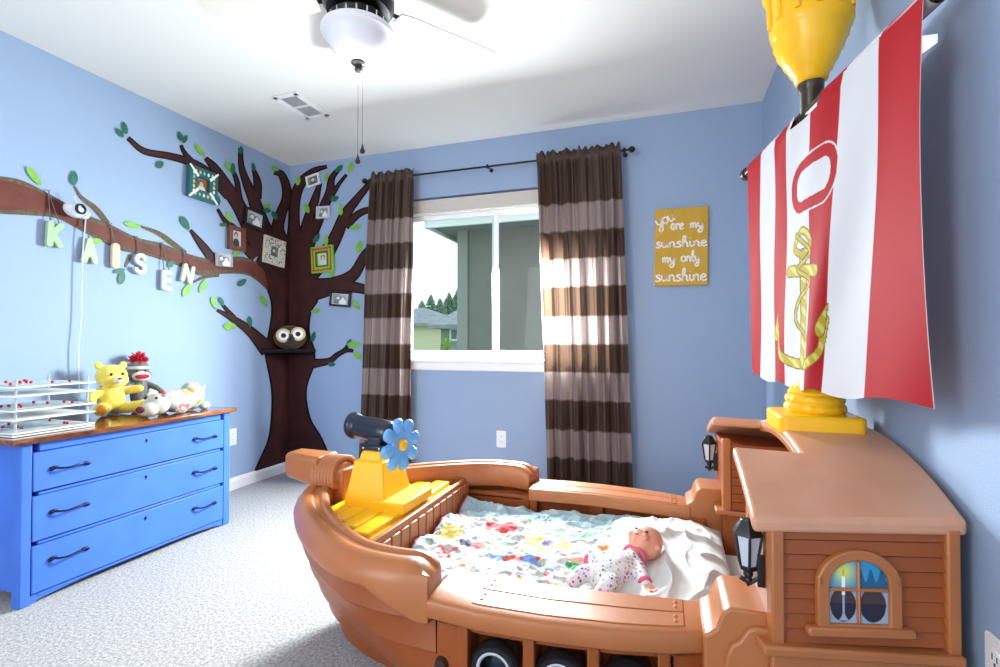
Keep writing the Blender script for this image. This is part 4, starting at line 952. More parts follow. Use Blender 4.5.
# rails with raised lip, port frames
outer_h = lambda x: float(np.interp(x, [-.52, -.40, -.25, -.10, .0, .08, .14], [.540, .552, .546, .528, .505, .474, .46]))
RZt = .425
inner_h = lambda x: float(np.interp(x, [-.56, -.27, .09], [.372, .380, .345]))
for s, nm in ((1, 'near'), (-1, 'far')):
    xs = np.linspace(-.535, .085, 32)
    sec = [(-.0, RZt-.048), (.004, RZt-.040), (.004, RZt-.012), (0, RZt-.004), (-.012, RZt), (9, RZt), (8, RZt-.006), (7, RZt-.048)]
    b = MB(); rows = [[Vector((x, mir(YC-(outer_h(x)+a if a < 1 else inner_h(x)+(.010 if a == 9 else 0)), s), z)) for a, z in sec] for x in xs]
    b.grid(rows, close_u=True); b.add(rows[0], [tuple(range(8))]); b.add(rows[-1], [tuple(range(8))]); rl = b.build('side_rail', M['tan'], bed, bevel=.004)
    # raised plank with rivets on top
    b = MB()
    for (h0, h1) in ((.12, .50), (.53, .92)):
        xs2 = np.linspace(-.425, .035, 20); rows = [[Vector((x, mir(YC-(outer_h(x)*(1-h)+inner_h(x)*h), s), z)) for h, z in ((h0, RZt-.001), (h0, RZt+.0022), (h1, RZt+.0022), (h1, RZt-.001))] for x in xs2]
        b.grid(rows, close_u=True); b.add(rows[0], [(0, 1, 2, 3)]); b.add(rows[-1], [(0, 1, 2, 3)])
    pl = b.build('rail_plank', M['tan'], rl, bevel=.0015)
    for x in (-.408, .018):
        for h in (.24, .38, .65, .79): b = MB(); b.ell((x, mir(YC-(outer_h(x)*(1-h)+inner_h(x)*h), s), RZt+.0022), (.0048, .0048, .0025), None, 10, 6); b.build('rivet', M['tan'], rl)
    # side wall below, with three recessed ports
    def wallseg(bb, x0, x1, z0, z1, o0, o1, n=6):
        rows = []
        for x in np.linspace(x0, x1, n):
            yo, yi = YC-(outer_h(x)+o0), YC-(outer_h(x)+o1); rows.append([Vector((x, mir(yo, s), z0)), Vector((x, mir(yo, s), z1)), Vector((x, mir(yi, s), z1)), Vector((x, mir(yi, s), z0))])
        bb.grid(rows, close_u=True); bb.add(rows[0], [(0, 1, 2, 3)]); bb.add(rows[-1], [(0, 1, 2, 3)])
    b = MB(); wallseg(b, -.52, .10, 0, .20, -.03, -.055, 16); wallseg(b, -.52, .10, .20, .38, -.085, -.10, 16); wallseg(b, -.52, .10, .355, .385, -.026, -.1, 16); wallseg(b, -.52, .10, .2, .215, -.026, -.1, 16)
    wallseg(b, -.52, -.435, .2, .38, -.026, -.09, 4); wallseg(b, .012, .10, .2, .38, -.026, -.09, 4)
    b.build('side_wall', M['tan_side_shade'], bed, bevel=.003)
    for x in (-.445, -.289, -.150, -.006):
        b = MB(); wallseg(b, x-.013, x+.013, .0, .378, -.012, -.09, 3); b.build('side_post', M['tan_side_shade'], bed, bevel=.004)
    # inner face with openings
    b = MB(); wallseg(b, -.80, .13, .26, .325, -.112, -.13, 16); wallseg(b, -.83, .13, .365, .385, -.112, -.13, 16)
    for x0, x1 in ((-.83, -.54), (-.29, -.24), (-.02, .13)): wallseg(b, x0, x1, .32, .37, -.112, -.13, 4)
    wallseg(b, -.56, .0, .30, .38, -.1, -.106, 8)
    b.build('inner_wall', M['tan_side_shade'], bed, smooth=20)
    # black cannon muzzles in the ports
    for x in (-.367, -.2195, -.078):
        yo = YC-outer_h(x); zc = .292 if s == 1 else .292
        cm = frame_m((x, mir(yo+.028, s), zc), (1, 0, 0), (0, 0, 1), (0, -s, 0))
        b = MB(); b.lathe([(.001, -.065), (.046, -.065), (.050, -.03), (.055, -.012), (.058, 0), (.058, .010), (.050, .022), (.036, .022), (.032, .012), (.030, -.008), (.001, -.010)], cm, 36); cn = b.build('cannon', M['black'], bed)
        b = MB(); b.lathe([(.0335, .0205), (.037, .0235), (.0395, .0235), (.041, .0215), (.0335, .0205)], cm, 36, caps=False); b.build('white_ring', mat('ring_grey', rgb(196, 200, 206), .3), cn)
        b = MB(); b.lathe([(.001, -.003), (.016, -.004), (.026, -.0085), (.001, -.0095)], cm, 24); b.build('muzzle_core', mat('muzzle_blue', rgb(30, 44, 56), .25), cn)
    b = MB(); km = frame_m((-.505, mir(YC-.515, s), .265), (1, 0, 0), (0, 0, 1), (0, -s, 0)); b.lathe([(.001, -.05), (.017, -.05), (.017, .006), (.014, .014), (.001, .015)], km, 20); b.build('side_knob', mat('dark_brown_knob', rgb(58, 36, 28), .35) if 'dark_brown_knob' not in bpy.data.materials else bpy.data.materials['dark_brown_knob'], bed)
# junction cheeks between bow and mid section
for s in (1, -1):
    b = MB(); poly = [(YC-.49, .40), (YC-.40, .40), (YC-.38, .02), (YC-.42, .0), (YC-.46, .2)]
    b.prism(poly, lambda p, q, h: Vector((h, mir(p, s), q)), -.535, -.505); b.build('bulkhead', M['tan_side_shade'], bed, bevel=.004)
# slatted board at the foot + deck behind
XB = -.815
b = MB(); b.box(XB-.02, XB, YC-.39, YC+.39, .25, .438); b.build('footboard', M['tan'], bed, bevel=.005)
sl = bed.children[-1]
b = MB()
for k in range(14):
    y = YC-.38+k*.0585; b.box(XB-.004, XB+.008, y-.025, y+.025, .26, .418)
b.build('footboard_slat', M['tan'], bed.children[-1] if False else sl, bevel=.003)
b = MB()
deckp = [(XB-.01, YC-.44), (XB-.01, YC+.44), (-.93, YC+.36), (-1.06, YC+.26), (-1.16, YC+.14), (-1.18, YC), (-1.16, YC-.14), (-1.06, YC-.26), (-.93, YC-.36)]
b.prism(deckp, lambda p, q, h: Vector((p, q, h)), .36, .405); b.build('bow_deck', M['tan'], bed, bevel=.004)
b = MB(); b.prism([(-.505, YC-.31), (-.505, YC+.31), (XB, YC+.30), (XB, YC-.30)], lambda p, q, h: Vector((p, q, h)), .20, .238)
b.prism([(-.505, YC-.36), (-.505, YC+.36), (.17, YC+.35), (.17, YC+.25), (.5, YC+.25), (.5, YC-.25), (.17, YC-.25), (.17, YC-.35)], lambda p, q, h: Vector((p, q, h)), .15, .238); b.build('mattress_base', M['tan_side_shade'], bed, bevel=.003)
# yellow platform: two wings of boards, stepped
yp = thing('yellow_platform_dummy', None, None) if False else None
b = MB()
for s in (1, -1):
    for k in range(4):
        x1 = XB-.035-k*.068; x0 = x1-.064
        hw = float(np.interp(-(x0+x1)/2, [.85, 1.0, 1.12], [.315, .235, .14]))
        b.box(x0, x1, min(mir(YC-hw, s), YC), max(mir(YC-hw, s), YC), .405, .448+.0)
    
plat = b.build('cannon_platform', M['yellow'], bed, bevel=.006)
b = MB(); b.box(-.90, XB-.012, YC-.30, YC+.30, .405, .432); b.box(-.96, XB-.022, YC-.11, YC+.11, .44, .478); b.build('platform_step', M['yellow'], plat, bevel=.006)
b = MB()
def frus(b, x0, x1, y0, y1, z0, X0, X1, Y0, Y1, z1): 
    b.add([(x0, y0, z0), (x1, y0, z0), (x1, y1, z0), (x0, y1, z0), (X0, Y0, z1), (X1, Y0, z1), (X1, Y1, z1), (X0, Y1, z1)], [(3, 2, 1, 0), (4, 5, 6, 7), (0, 1, 5, 4), (1, 2, 6, 5), (2, 3, 7, 6), (3, 0, 4, 7)])
frus(b, -1.085, -.915, YC-.10, YC+.10, .44, -1.06, -.945, YC-.07, YC+.07, .60); frus(b, -1.05, -.955, YC-.06, YC+.06, .598, -1.04, -.965, YC-.05, YC+.05, .632)
b.build('pedestal', M['yellow'], bed, bevel=.006, bseg=3)
b = MB(); b.box(-1.05, -.96, YC-.04, YC+.04, .628, .650); b.box(-1.03, -.975, YC-.034, YC+.034, .645, .68); pv = b.build('cannon_mount', M['navy'], bed, bevel=.006)
b = MB()
for dx in (-.035, .03): b.ell((-1.005+dx, YC-.042, .640), (.005, .003, .005), None, 10, 6)
b.build('screw', mat('steel', rgb(200, 204, 210), .25, metal=1), pv)
cdir = Vector((-1, .10, .10)).normalized(); cx_ = Vector((0, 1, 0)); cm = frame_m((-.965, YC+.01, .690), cdir.cross(Vector((0, 0, 1))), Vector((0, 0, 1)), cdir)
b = MB(); b.lathe([(.001, -.03), (.022, -.028), (.038, -.016), (.044, 0), (.045, .04), (.043, .10), (.042, .135), (.043, .145), (.049, .152), (.051, .162), (.048, .172), (.036, .174), (.034, .15), (.001, .14)], cm, 32); b.build('deck_cannon', M['navy'], bed)
# blue flower wheel
wa = math.radians(13); wm = frame_m((-.905, YC-.01, .655), (math.sin(wa), math.cos(wa), 0), (0, 0, 1), (math.cos(wa), -math.sin(wa), 0))
b = MB(); b.lathe([(.001, -.012), (.05, -.010), (.054, 0), (.048, .010), (.036, .006), (.001, .006)], wm, 30)
for k in range(8):
    a = 2*PI*k/8+.2; pm = wm @ Matrix.Rotation(a, 4, 'Z') @ Matrix.Translation((.064, 0, 0)); b.ell(pm.translation, (.030, .024, .012), pm, 16, 10); pm = wm @ Matrix.Rotation(a, 4, 'Z') @ Matrix.Translation((.078, 0, 0)); b.ell(pm.translation, (.020, .024, .013), pm, 16, 10)
wh = b.build('ship_wheel', M['skyblue'], bed)
b = MB(); b.lathe([(.001, .004), (.020, .005), (.020, .014), (.013, .020), (.001, .020)], wm, 24); b.build('wheel_hub', M['yellow'], wh)
b = MB(); b.tube([wm @ Vector((0, 0, -.05)), wm @ Vector((0, 0, 0))], .014, 12); b.build('wheel_axle', M['skyblue'], wh)

# volutes between rail and tower
for s in (1, -1):
    prof = [(.070, .19), (.070, .430), (.082, .437), (.094, .447), (.100, .468), (.108, .485), (.122, .493), (.20, .493), (.20, .19)]
    b = MB(); b.prism(prof, lambda p, q, h: Vector((p, mir(h, s), q)), YC-.505, YC-.35); b.build('stair_volute', M['tan'], bed, bevel=.006, bseg=3)
    v = bed.children[-1]
    prof2 = [(.110, .19), (.110, .40), (.120, .425), (.135, .437), (.150, .462), (.165, .468), (.20, .468), (.20, .19)]
    b = MB(); b.prism(prof2, lambda p, q, h: Vector((p, mir(h, s), q)), YC-.518, YC-.50); b.build('scroll_panel', M['tan'], [c for c in bed.children if c.name.startswith('stair_volute')][-1], bevel=.005)
# towers
def tower(s):
    A = Vector((.185, YC-.522)); Bp = Vector((.515, YC-.434)); xi0, xi1, yi = .185, .535, YC-.268
    W3 = lambda x, y, z: Vector((x, mir(y, s), z))
    poly = [(A.x, A.y), (Bp.x, Bp.y), (xi1, yi), (xi0, yi)]
    b = MB(); b.prism(poly, lambda p, q, h: W3(p, q, h), .0, .672); core = b.build('cabin_tower', M['tan_side_shade'], bed, bevel=.003)
    e = (Bp-A); L = e.length; e = e/L; nrm = Vector((e.y, -e.x))
    def face(u, z, d): q = A+e*u+nrm*d; return W3(q.x, q.y, z)
    # planks on the outer face
    b = MB(); z = .45; n = 8; hh = (.675-.452)/n
    for k in range(n):
        z0 = .452+k*hh; b.prism([(0, z0), (.010, z0+.002), (.0045, z0+hh-.0015), (0, z0+hh-.0015)], lambda p, q, h: face(h, q, p), .022, L-.022)
    b.build('siding', M['tan_side_shade'], core, smooth=0)
    b = MB()
    for k in range(n):
        z0 = .452+k*hh; b.prism([(0, z0), (.008, z0+.002), (.004, z0+hh-.0015), (0, z0+hh-.0015)], lambda p, q, h: W3(h, yi+p, q), .21, .53)
    b.build('siding', M['tan_side_shade'], core, smooth=0)
    for u0, u1 in ((0, .024), (L-.024, L)):
        b = MB(); b.prism([(u0, -.01), (u1, -.01), (u1, .016), (u0, .016)], lambda p, q, h: face(p, h, q), .44, .674); b.build('corner_trim', M['tan'], core, bevel=.004)
    b = MB(); b.prism([(.183, yi-.03), (.183, yi+.012), (.21, yi+.012), (.21, yi-.03)], lambda p, q, h: W3(p, q, h), .44, .69); b.build('corner_trim', M['tan'], core, bevel=.004)
    # ledge
    b = MB(); b.prism([(-.022, -.01), (L, -.01), (L, .026), (-.022, .030)], lambda p, q, h: face(p, h-.03*p, q), .436, .456); b.build('ledge', M['tan'], core, bevel=.005)
    b = MB(); b.prism([(0, 0), (L, 0), (L, .014), (0, .014)], lambda p, q, h: face(p, h-.03*p, q), .19, .44); b.build('lower_panel', M['tan'], core, bevel=.004)
    b = MB(); b.prism([(.16, yi-.16), (.16, yi+.02), (.50, yi+.02), (.50, yi-.02), (.20, yi-.02), (.20, yi-.16)], lambda p, q, h: W3(p, q, h), .436, .452); b.build('inner_ledge', M['tan'], core, bevel=.004)
    # arched window with candle picture
    uc = .158; wm_ = lambda u, v, d: face(uc+u, v, d)
    zb_, zs_ = .496, .568; rO, rI = .076, .054
    def arch(ro, zb0, n=20): return [(-ro, zb0)]+[(-ro, zs_)]+[(ro*math.cos(PI-PI*k/n), zs_+ro*.86*math.sin(PI-PI*k/n)) for k in range(1, n)]+[(ro, zs_), (ro, zb0)]
    b = MB(); O, I = arch(rO, zb_-.02), arch(rI, zb_)
    nn = len(O); vs = [wm_(p[0], p[1], .008) for p in O]+[wm_(p[0], p[1], .020) for p in O]+[wm_(p[0], p[1], .020) for p in I]+[wm_(p[0], p[1], .008) for p in I]
    fs = []
    for r_ in range(3):
        for k in range(nn): fs.append((r_*nn+k, r_*nn+(k+1) % nn, (r_+1)*nn+(k+1) % nn, (r_+1)*nn+k))
    b.add(vs, fs)
    b.prism([(-.003, zb_-.0), (.003, zb_-.0), (.003, zs_+.045), (-.003, zs_+.045)], lambda p, q, h: wm_(p, q, h), .008, .018); b.prism([(-rI, zs_-.012), (rI, zs_-.012), (rI, zs_-.006), (-rI, zs_-.006)], lambda p, q, h: wm_(p, q, h), .008, .018)
    wf = b.build('cabin_window', M['tan'], core, bevel=.003)
    b = MB(); b.prism([(x*1.0, z) for x, z in ((-.094, .474), (.094, .474), (.098, .482), (.094, .492), (-.094, .492), (-.098, .482))], lambda p, q, h: wm_(p, q, h), .008, .026)
    for sx in (-1, 1): b.prism([(sx*.062, zs_-.002), (sx*.076, zs_-.002), (sx*.076, zs_+.018), (sx*.066, zs_+.022)], lambda p, q, h: wm_(p, q, h), .008, .020)
    b.build('sill', M['tan'], wf, bevel=.004)
    # picture panel
    n1, n2 = 90, 100; U = np.linspace(-rI, rI, n1); V = np.linspace(zb_, zs_+rI*.86, n2); UU, VV = np.meshgrid(U, V)
    C = np.zeros((n2, n1, 4)); C[..., 3] = 1
    C[..., :3] = np.array(rgb(46, 140, 190)[:3]); 
    top = VV > zs_-.009
    gl = np.exp(-(((UU+.026)/.020)**2+((VV-.592)/.022)**2))[..., None]
    C[..., :3] = C[..., :3]*(1-gl)+np.array(rgb(210, 220, 90)[:3])*gl
    cst = np.exp(-(((UU-.026)/.02)**2))[..., None]*((np.sin(UU*500)+1)/2*.5+.4)[..., None]; 
    m_ = top & (UU > 0) & (VV < .585+.012*np.sin(UU*330)); C[m_, :3] = np.array(rgb(30, 92, 130)[:3])
    low = ~top; C[low, :3] = np.array(rgb(150, 170, 190)[:3])
    for cx0 in (-.027, .027):
        m_ = low & (((UU-cx0)/.0235)**2+((VV-(zb_+.034))/.032)**2 < 1); C[m_, :3] = np.array(rgb(34, 30, 52)[:3])
        m_ = low & (((UU-cx0)/.0235)**2+((VV-(zb_+.034))/.032)**2 < 1) & (VV > zb_+.036); C[m_, :3] = np.array(rgb(70, 50, 52)[:3])
    m_ = (np.abs(UU+.026) < .0035) & (VV > zs_-.02) & (VV < .583); C[m_, :3] = (.9, .9, .85)
    m_ = (((UU+.026)/.002)**2+((VV-.590)/.006)**2) < 1; C[m_, :3] = (.9, .3, .03)
    m_ = (np.abs(UU+.026) < .002+.012*np.clip((zb_+.02-VV)/.02, 0, 1)**2) & (VV > zb_+.004) & (VV < zs_-.02); C[m_, :3] = (.35, .38, .5)
    b = MB(); rows = [[wm_(u, v, .0125) if (v < zs_ or (u/rI)**2+((v-zs_)/(rI*.86))**2 < 1.06) else wm_(u*.9, min(v, zs_+rI*.86*math.sqrt(max(0, 1-(u/rI*.95)**2))), .0125) for u in U] for v in V]
    b.grid(rows); b.build('window_picture', M['col'], wf, smooth=0, cols=C.reshape(-1, 4))
    # lantern on the foot-side face
    ly = YC-.475
    lm = frame_m(W3(.178, ly, .60), (0, 1, 0), (-1, 0, 0), (0, 0, 1)) if False else Matrix.Translation(W3(.157, ly, .07)) @ Matrix.Diagonal((.88, .88, .88, 1))
    z0 = .545
    b = MB(); 
    def hexring(r, z): return [lm @ Vector((r*math.cos(PI/6+PI/3*k), r*math.sin(PI/6+PI/3*k), z)) for k in range(6)]
    # cap
    rows = [hexring(r, z) for r, z in ((.0305, .640), (.035, .642), (.031, .652), (.022, .664), (.016, .674), (.010, .676), (.001, .678))]
    b.grid(rows, close_u=True); b.add(rows[0], [tuple(range(6))])
    # lower bowl + finial + bracket
    rows = [hexring(r, z) for r, z in ((.001, .552), (.010, .556), (.020, .562), (.021, .570), (.017, .572))]; b.grid(rows, close_u=True)
    b.lathe([(.0008, .520), (.004, .524), (.007, .532), (.010, .536), (.007, .542), (.011, .548), (.010, .556), (.001, .558)], lm, 14)
    for k in range(6):
        a = PI/6+PI/3*k; b.tube([lm @ Vector((.0195*math.cos(a), .0195*math.sin(a), .570)), lm @ Vector((.031*math.cos(a), .031*math.sin(a), .642))], .0028, 6)
    wallp = W3(.184, ly, 0)
    b.box(.172, .185, wallp.y-.014, wallp.y+.014, .535, .60); b.tube([(.178, wallp.y, .55), (.16, wallp.y, .535), (.142, wallp.y, .545)], .005, 8)
    ln = b.build('lantern', M['black'], bed, bevel=.001)
    b = MB(); rows = [hexring(.0185, .571), hexring(.029, .641)]; b.grid(rows, close_u=True); b.build('lantern_pane', M['lantern_pane'], ln, smooth=0)
tower(1); tower(-1)
# headboard back and arches
b = MB(); b.box(.515, .535, YC-.27, YC+.27, .10, .55); b.build('headboard_panel', M['tan_side_shade'], bed, bevel=.004)
def zroof(x, dy):
    w = np.interp(x, [.155, .545], [.548, .440]); s_ = min(1.0, abs(dy)/w); return .790-.100*s_**2.0
def zr2(x, dy): return zroof(x, dy)-.024
for x0, x1, drop, th, nm in ((.30, .335, .020, .020, 'front_arch'), (.40, .42, .060, .035, 'inner_arch')):
    b = MB(); rows = []
    for k in range(21):
        dy = -.27+.54*k/20; cut = .055*(abs(dy)/.27)**2; z = zroof(x0, dy)-drop-cut*(1 if nm != 'front_arch' else 0)
        rows.append([Vector((x0, YC+dy, z)), Vector((x1, YC+dy, z)), Vector((x1, YC+dy, z-th)), Vector((x0, YC+dy, z-th))])
    b.grid(rows, close_u=True); b.add(rows[0], [(0, 1, 2, 3)]); b.add(rows[-1], [(0, 1, 2, 3)]); b.build(nm, M['tan'], bed, bevel=.004)
# roof
def patch(b, fx0, x1, dy0, dy1, nx=14, ny=18):
    top, bot = [], []
    for j in range(ny+1):
        dy = dy0+(dy1-dy0)*j/ny; rt, rb = [], []
        for i in range(nx+1):
            x = fx0+(x1-fx0)*i/nx; w = float(np.interp(x, [.155, .545], [.548, .440])); d = max(-w, min(w, dy))
            if abs(dy0) > .5 and j == 0: d = -w
            if abs(dy1) > .5 and j == ny: d = w
            z = zroof(x, d); rt.append(Vector((x, YC+d, z))); rb.append(Vector((x, YC+d, z-.03)))
        top.append(rt); bot.append(rb)
    b.grid(top); b.grid([r[::-1] for r in bot])
    ring_t = top[0]+[r[-1] for r in top[1:]]+top[-1][::-1][1:]+[r[0] for r in top[::-1][1:-1]]
    bt = [r[::-1] for r in bot]; 
    ring_b = [Vector((v.x, v.y, v.z-.03)) for v in ring_t]
    b.grid([ring_t, ring_b], close_u=True)
b = MB()
XW = .533
def roofmesh(b):
    xs = [.155, .19, .23, .27, .30]+list(np.linspace(.33, XW, 8)); N = 24
    ss = list(np.linspace(-1, 1, 2*N+1))
    # snap grid lines on the recess border
    def yv(x, j):
        w = float(np.interp(x, [.155, .545], [.548, .440])); t = ss[j]; k = .255/w
        u = abs(t); d = (u/.5*k if u <= .5 else k+(u-.5)/.5*(1-k))*w; return math.copysign(d, t)
    V = {}; vs = []; fs = []
    def vid(i, j, lvl):
        key = (i, j, lvl)
        if key not in V:
            d = yv(xs[i], j); V[key] = len(vs); vs.append(Vector((xs[i], YC+d, zroof(xs[i], d)-(.030 if lvl else 0))))
        return V[key]
    def inc(i, j): return 0 <= i < len(xs)-1 and 0 <= j < 2*N and not (i < 4 and N//2 <= j < 2*N-N//2)
    for i in range(len(xs)-1):
        for j in range(2*N):
            if not inc(i, j): continue
            fs.append((vid(i, j, 0), vid(i+1, j, 0), vid(i+1, j+1, 0), vid(i, j+1, 0))); fs.append((vid(i, j, 1), vid(i, j+1, 1), vid(i+1, j+1, 1), vid(i+1, j, 1)))
            for (ni, nj, a, c) in ((i-1, j, (i, j), (i, j+1)), (i+1, j, (i+1, j), (i+1, j+1)), (i, j-1, (i, j), (i+1, j)), (i, j+1, (i, j+1), (i+1, j+1))):
                if not inc(ni, nj): fs.append((vid(a[0], a[1], 0), vid(c[0], c[1], 0), vid(c[0], c[1], 1), vid(a[0], a[1], 1)))
    b.add(vs, fs)
roofmesh(b)
b.build('cabin_roof', mat('tan_roof_lit', rgb(204, 148, 116), .33, bump=.1, bscale=420, vary=.06, vscale=10), bed, bevel=.009, bseg=3, smooth=50)  # same plastic, paler base stands in for light on the roof
# mast foot
MX, MY = .402, YC+.03
zf = .792
b = MB(); b.prism(rrect(.205, .205, .022), lambda p, q, h: Vector((MX-.008+p, MY-.015+q, h)), zf-.02, zf+.034); mf = b.build('mast_foot', M['yellow'], bed, bevel=.008)
b = MB(); tw = lambda a, z: 1+.018*math.sin(14*a+z*330)
b.lathe([(.001, zf+.03), (.070, zf+.03), (.077, zf+.042), (.077, zf+.052), (.070, zf+.060)], Matrix.Translation((MX, MY, 0)), 64, tw)
b.lathe([(.068, zf+.056), (.074, zf+.066), (.072, zf+.078), (.063, zf+.086)], Matrix.Translation((MX, MY, 0)), 64, tw)
b.lathe([(.065, zf+.082), (.067, zf+.090), (.058, zf+.102), (.053, zf+.106), (.050, zf+.118), (.036, zf+.122), (.001, zf+.122)], Matrix.Translation((MX, MY, 0)), 40)
b.build('rope_coil', M['yellow'], mf)
b = MB(); b.lathe([(.001, zf+.1), (.028, zf+.1), (.028, 1.74), (.032, 1.745), (.034, 1.765), (.034, 1.775), (.001, 1.78)], Matrix.Translation((MX, MY, 0)), 28); mast = b.build('mast', M['mast'], bed)
b = MB()
COILS = .86
def nestwob(a, z): return 1+.02*math.sin(3*a+z*40)
prof = [(.001, 1.765), (.034, 1.768), (.042, 1.775), (.045, 1.79), (.054, 1.80), (.060, 1.815), (.070, 1.828), (.075, 1.845), (.084, 1.858), (.087, 1.875), (.095, 1.89), (.094, 1.905), (.101, 1.915), (.106, 1.93), (.101, 1.95), (.106, 2.04), (.122, 2.05), (.122, 2.07), (.106, 2.072), (.096, 2.06), (.09, 1.95), (.001, 1.94)]
b.lathe(prof, Matrix.Translation((MX, MY, 0)), 48, nestwob); nest = b.build('lookout_basket', M['yellow'], bed)
b = MB()
for k in range(12):
    a = 2*PI*k/12; p = Vector((MX+.102*math.cos(a), MY+.102*math.sin(a), 0)); b.tube([p+Vector((0, 0, 1.945)), p+Vector((.004*math.cos(a), .004*math.sin(a), 2.045))], .009, 8)
b.build('basket_stave', M['yellow'], nest)
# yard
Y0, Y1 = Vector((.303, 2.150, 1.680)), Vector((.489, 1.130, 1.680))
yd = (Y1-Y0).normalized(); Ym = Y0+(Y1-Y0)*.548
b = MB(); b.tube([Y0+yd*.01, Y1+yd*.02], .0165, 16)
for p, q in ((Y0+yd*.0, Y0+yd*.028), (Y1+yd*.01, Y1+yd*.035)): b.tube([p, q], .023, 16)
for s in (-1, 1): b.tube([Ym+yd*s*.055, Ym+yd*s*.070], .024, 16)
b.tube([Ym-yd*.06, Ym+yd*.06], .021, 16)
b.build('yard', M['mast'], mast, bevel=.002)

# ------------------------------------------------------------------ flag
FL = (Y1-Y0).length-.090; FZ0, FZ1 = 1.682, .90
fn_ = Vector((yd.y, -yd.x, 0)); 
if fn_.x > 0: fn_ = -fn_
nu, nv = 420, 400
FS, FV = np.meshgrid(np.linspace(0, 1, nu), np.linspace(0, 1, nv))
off = .022+.024*np.clip(FV/.07, 0, 1)*np.exp(-((FS-.50)/.22)**2)+.005*np.sin(FS*7*PI-.6)*FV**.6+.007*np.sin(FS*3.2*PI+1)*FV+.004*np.sin(FS*19+FV*3)*FV+.03*(np.clip((FS-.86)/.14, 0, 1)**2)*np.sin(PI*FV)*.6
off += .0035*np.sin(9*FV+31*FS)*np.clip(1-abs(FS-.5)*1.6, 0, 1)
zt_ = 1.704+0*FS
zb2 = FZ1+.008*np.sin(FS*7*PI)+.008*(1-FS)-.012*np.sin(FS*PI)
Z = zt_*(1-FV)+zb2*FV
off = np.where(FV < .03, .021*np.clip(FV/.03, 0.3, 1), off)
base = np.array(Y0+yd*.086); ydn, fnn = np.array(yd), np.array(fn_)
FM = np.interp(FS, [0, .143, .286, .4286, .571, .714, .857, 1], [.05, .14, .26, .365, .53, .60, .765, 1.0])
sh_s = (FS*(1-FV)+FM*FV)*FL+.012*np.sin(PI*FV*.85)*FS
Pf = base+sh_s[..., None]*ydn+off[..., None]*fnn; Pf[..., 2] = Z
C = np.ones((nv, nu, 4)); red_ = np.array(rgb(160, 12, 26)[:3]); wht = np.array(rgb(196, 196, 200)[:3])
stripe = np.floor(FS*7).astype(int) % 2
C[..., :3] = np.where(stripe[..., None] == 1, wht, red_)
XM, ZM = (FS-.5)*FL, Z
def sd_box(cx, cz, hw, hh, r):
    qx, qz = np.abs(XM-cx)-hw+r, np.abs(ZM-cz)-hh+r
    return np.hypot(np.maximum(qx, 0), np.maximum(qz, 0))+np.minimum(np.maximum(qx, qz), 0)-r
d = sd_box(.085, 1.458, .125, .072, .066)
C[(d < .006), :3] = wht; C[d < .001, :3] = red_; C[d < -.030, :3] = wht
gold, goldd, pale = np.array(rgb(168, 150, 44)[:3]), np.array(rgb(96, 84, 30)[:3]), np.array(rgb(196, 184, 96)[:3])
def seg(P, r0, r1, col=gold, edge=goldd):
    P = [(p[0]*1.22+.032, p[1]) for p in P]; r0, r1 = r0*1.15, r1*1.15
    P = crom(P, 8) if len(P) > 2 else [np.array(p) for p in P]; best = np.full(XM.shape, 9.0)
    n = len(P)
    for i in range(n-1):
        a, c = P[i][:2], P[i+1][:2]; e = c-a; L2 = e.dot(e)+1e-12; t = np.clip(((XM-a[0])*e[0]+(ZM-a[1])*e[1])/L2, 0, 1)
        rr = r0+(r1-r0)*((i+t)/(n-1)); best = np.minimum(best, np.hypot(XM-a[0]-e[0]*t, ZM-a[1]-e[1]*t)-rr)
    C[best < 0, :3] = edge; C[best < -.003, :3] = col; C[(best < -.006) & (np.sin(XM*90+ZM*140) > .3), :3] = pale
# wide arms and flukes at the bottom
seg([(-.155, 1.075), (-.13, .995), (-.05, .965), (.0, .962), (.06, .968), (.12, 1.0), (.135, 1.08)], .014, .014)
seg([(-.175, 1.05), (-.155, 1.115)], .022, .003); seg([(.12, 1.06), (.142, 1.12)], .022, .003)
seg([(0.0, 1.27), (0.005, .97)], .014, .018)                 # shank
seg([(-.065, 1.232), (.085, 1.212)], .016, .016)             # stock
seg([(0, 1.265), (.034, 1.295), (.0, 1.335), (-.036, 1.295), (0, 1.265)], .010, .010)   # ring
seg([(-.03, 1.33), (.03, 1.27), (-.02, 1.23), (.03, 1.19), (-.02, 1.14), (-.03, 1.08), (.03, 1.03), (.045, .985)], .007, .007)  # rope
b = MB(); rows_v = Pf.reshape(-1, 3); vs = [tuple(p) for p in rows_v]; fs = []
for j in range(nv-1):
    for i in range(nu-1):
        s_, v_ = FS[j, i], FV[j, i]
        if abs(s_-.535) < .078 and v_ < .075: continue
        a = j*nu+i; fs.append((a, a+1, a+nu+1, a+nu))
b.add(vs, fs)
fl = thing('pirate_flag', 'red and white striped flag with a gold anchor hanging from the ship yard', 'flag', (Ym.x, Ym.y, FZ0))
b.build('flag_cloth', M['flagcloth'], fl, smooth=180, cols=C.reshape(-1, 4))
b = MB()
for s0, s1 in ((0.0, .455), (.615, 1.0)):
    b.tube([Vector(base)+yd*FL*s0, Vector(base)+yd*FL*s1], .0205, 18)
b.v = b.v
ncol = len(b.v); cs = np.ones((ncol, 4)); 
for i, v in enumerate(b.v):
    pass
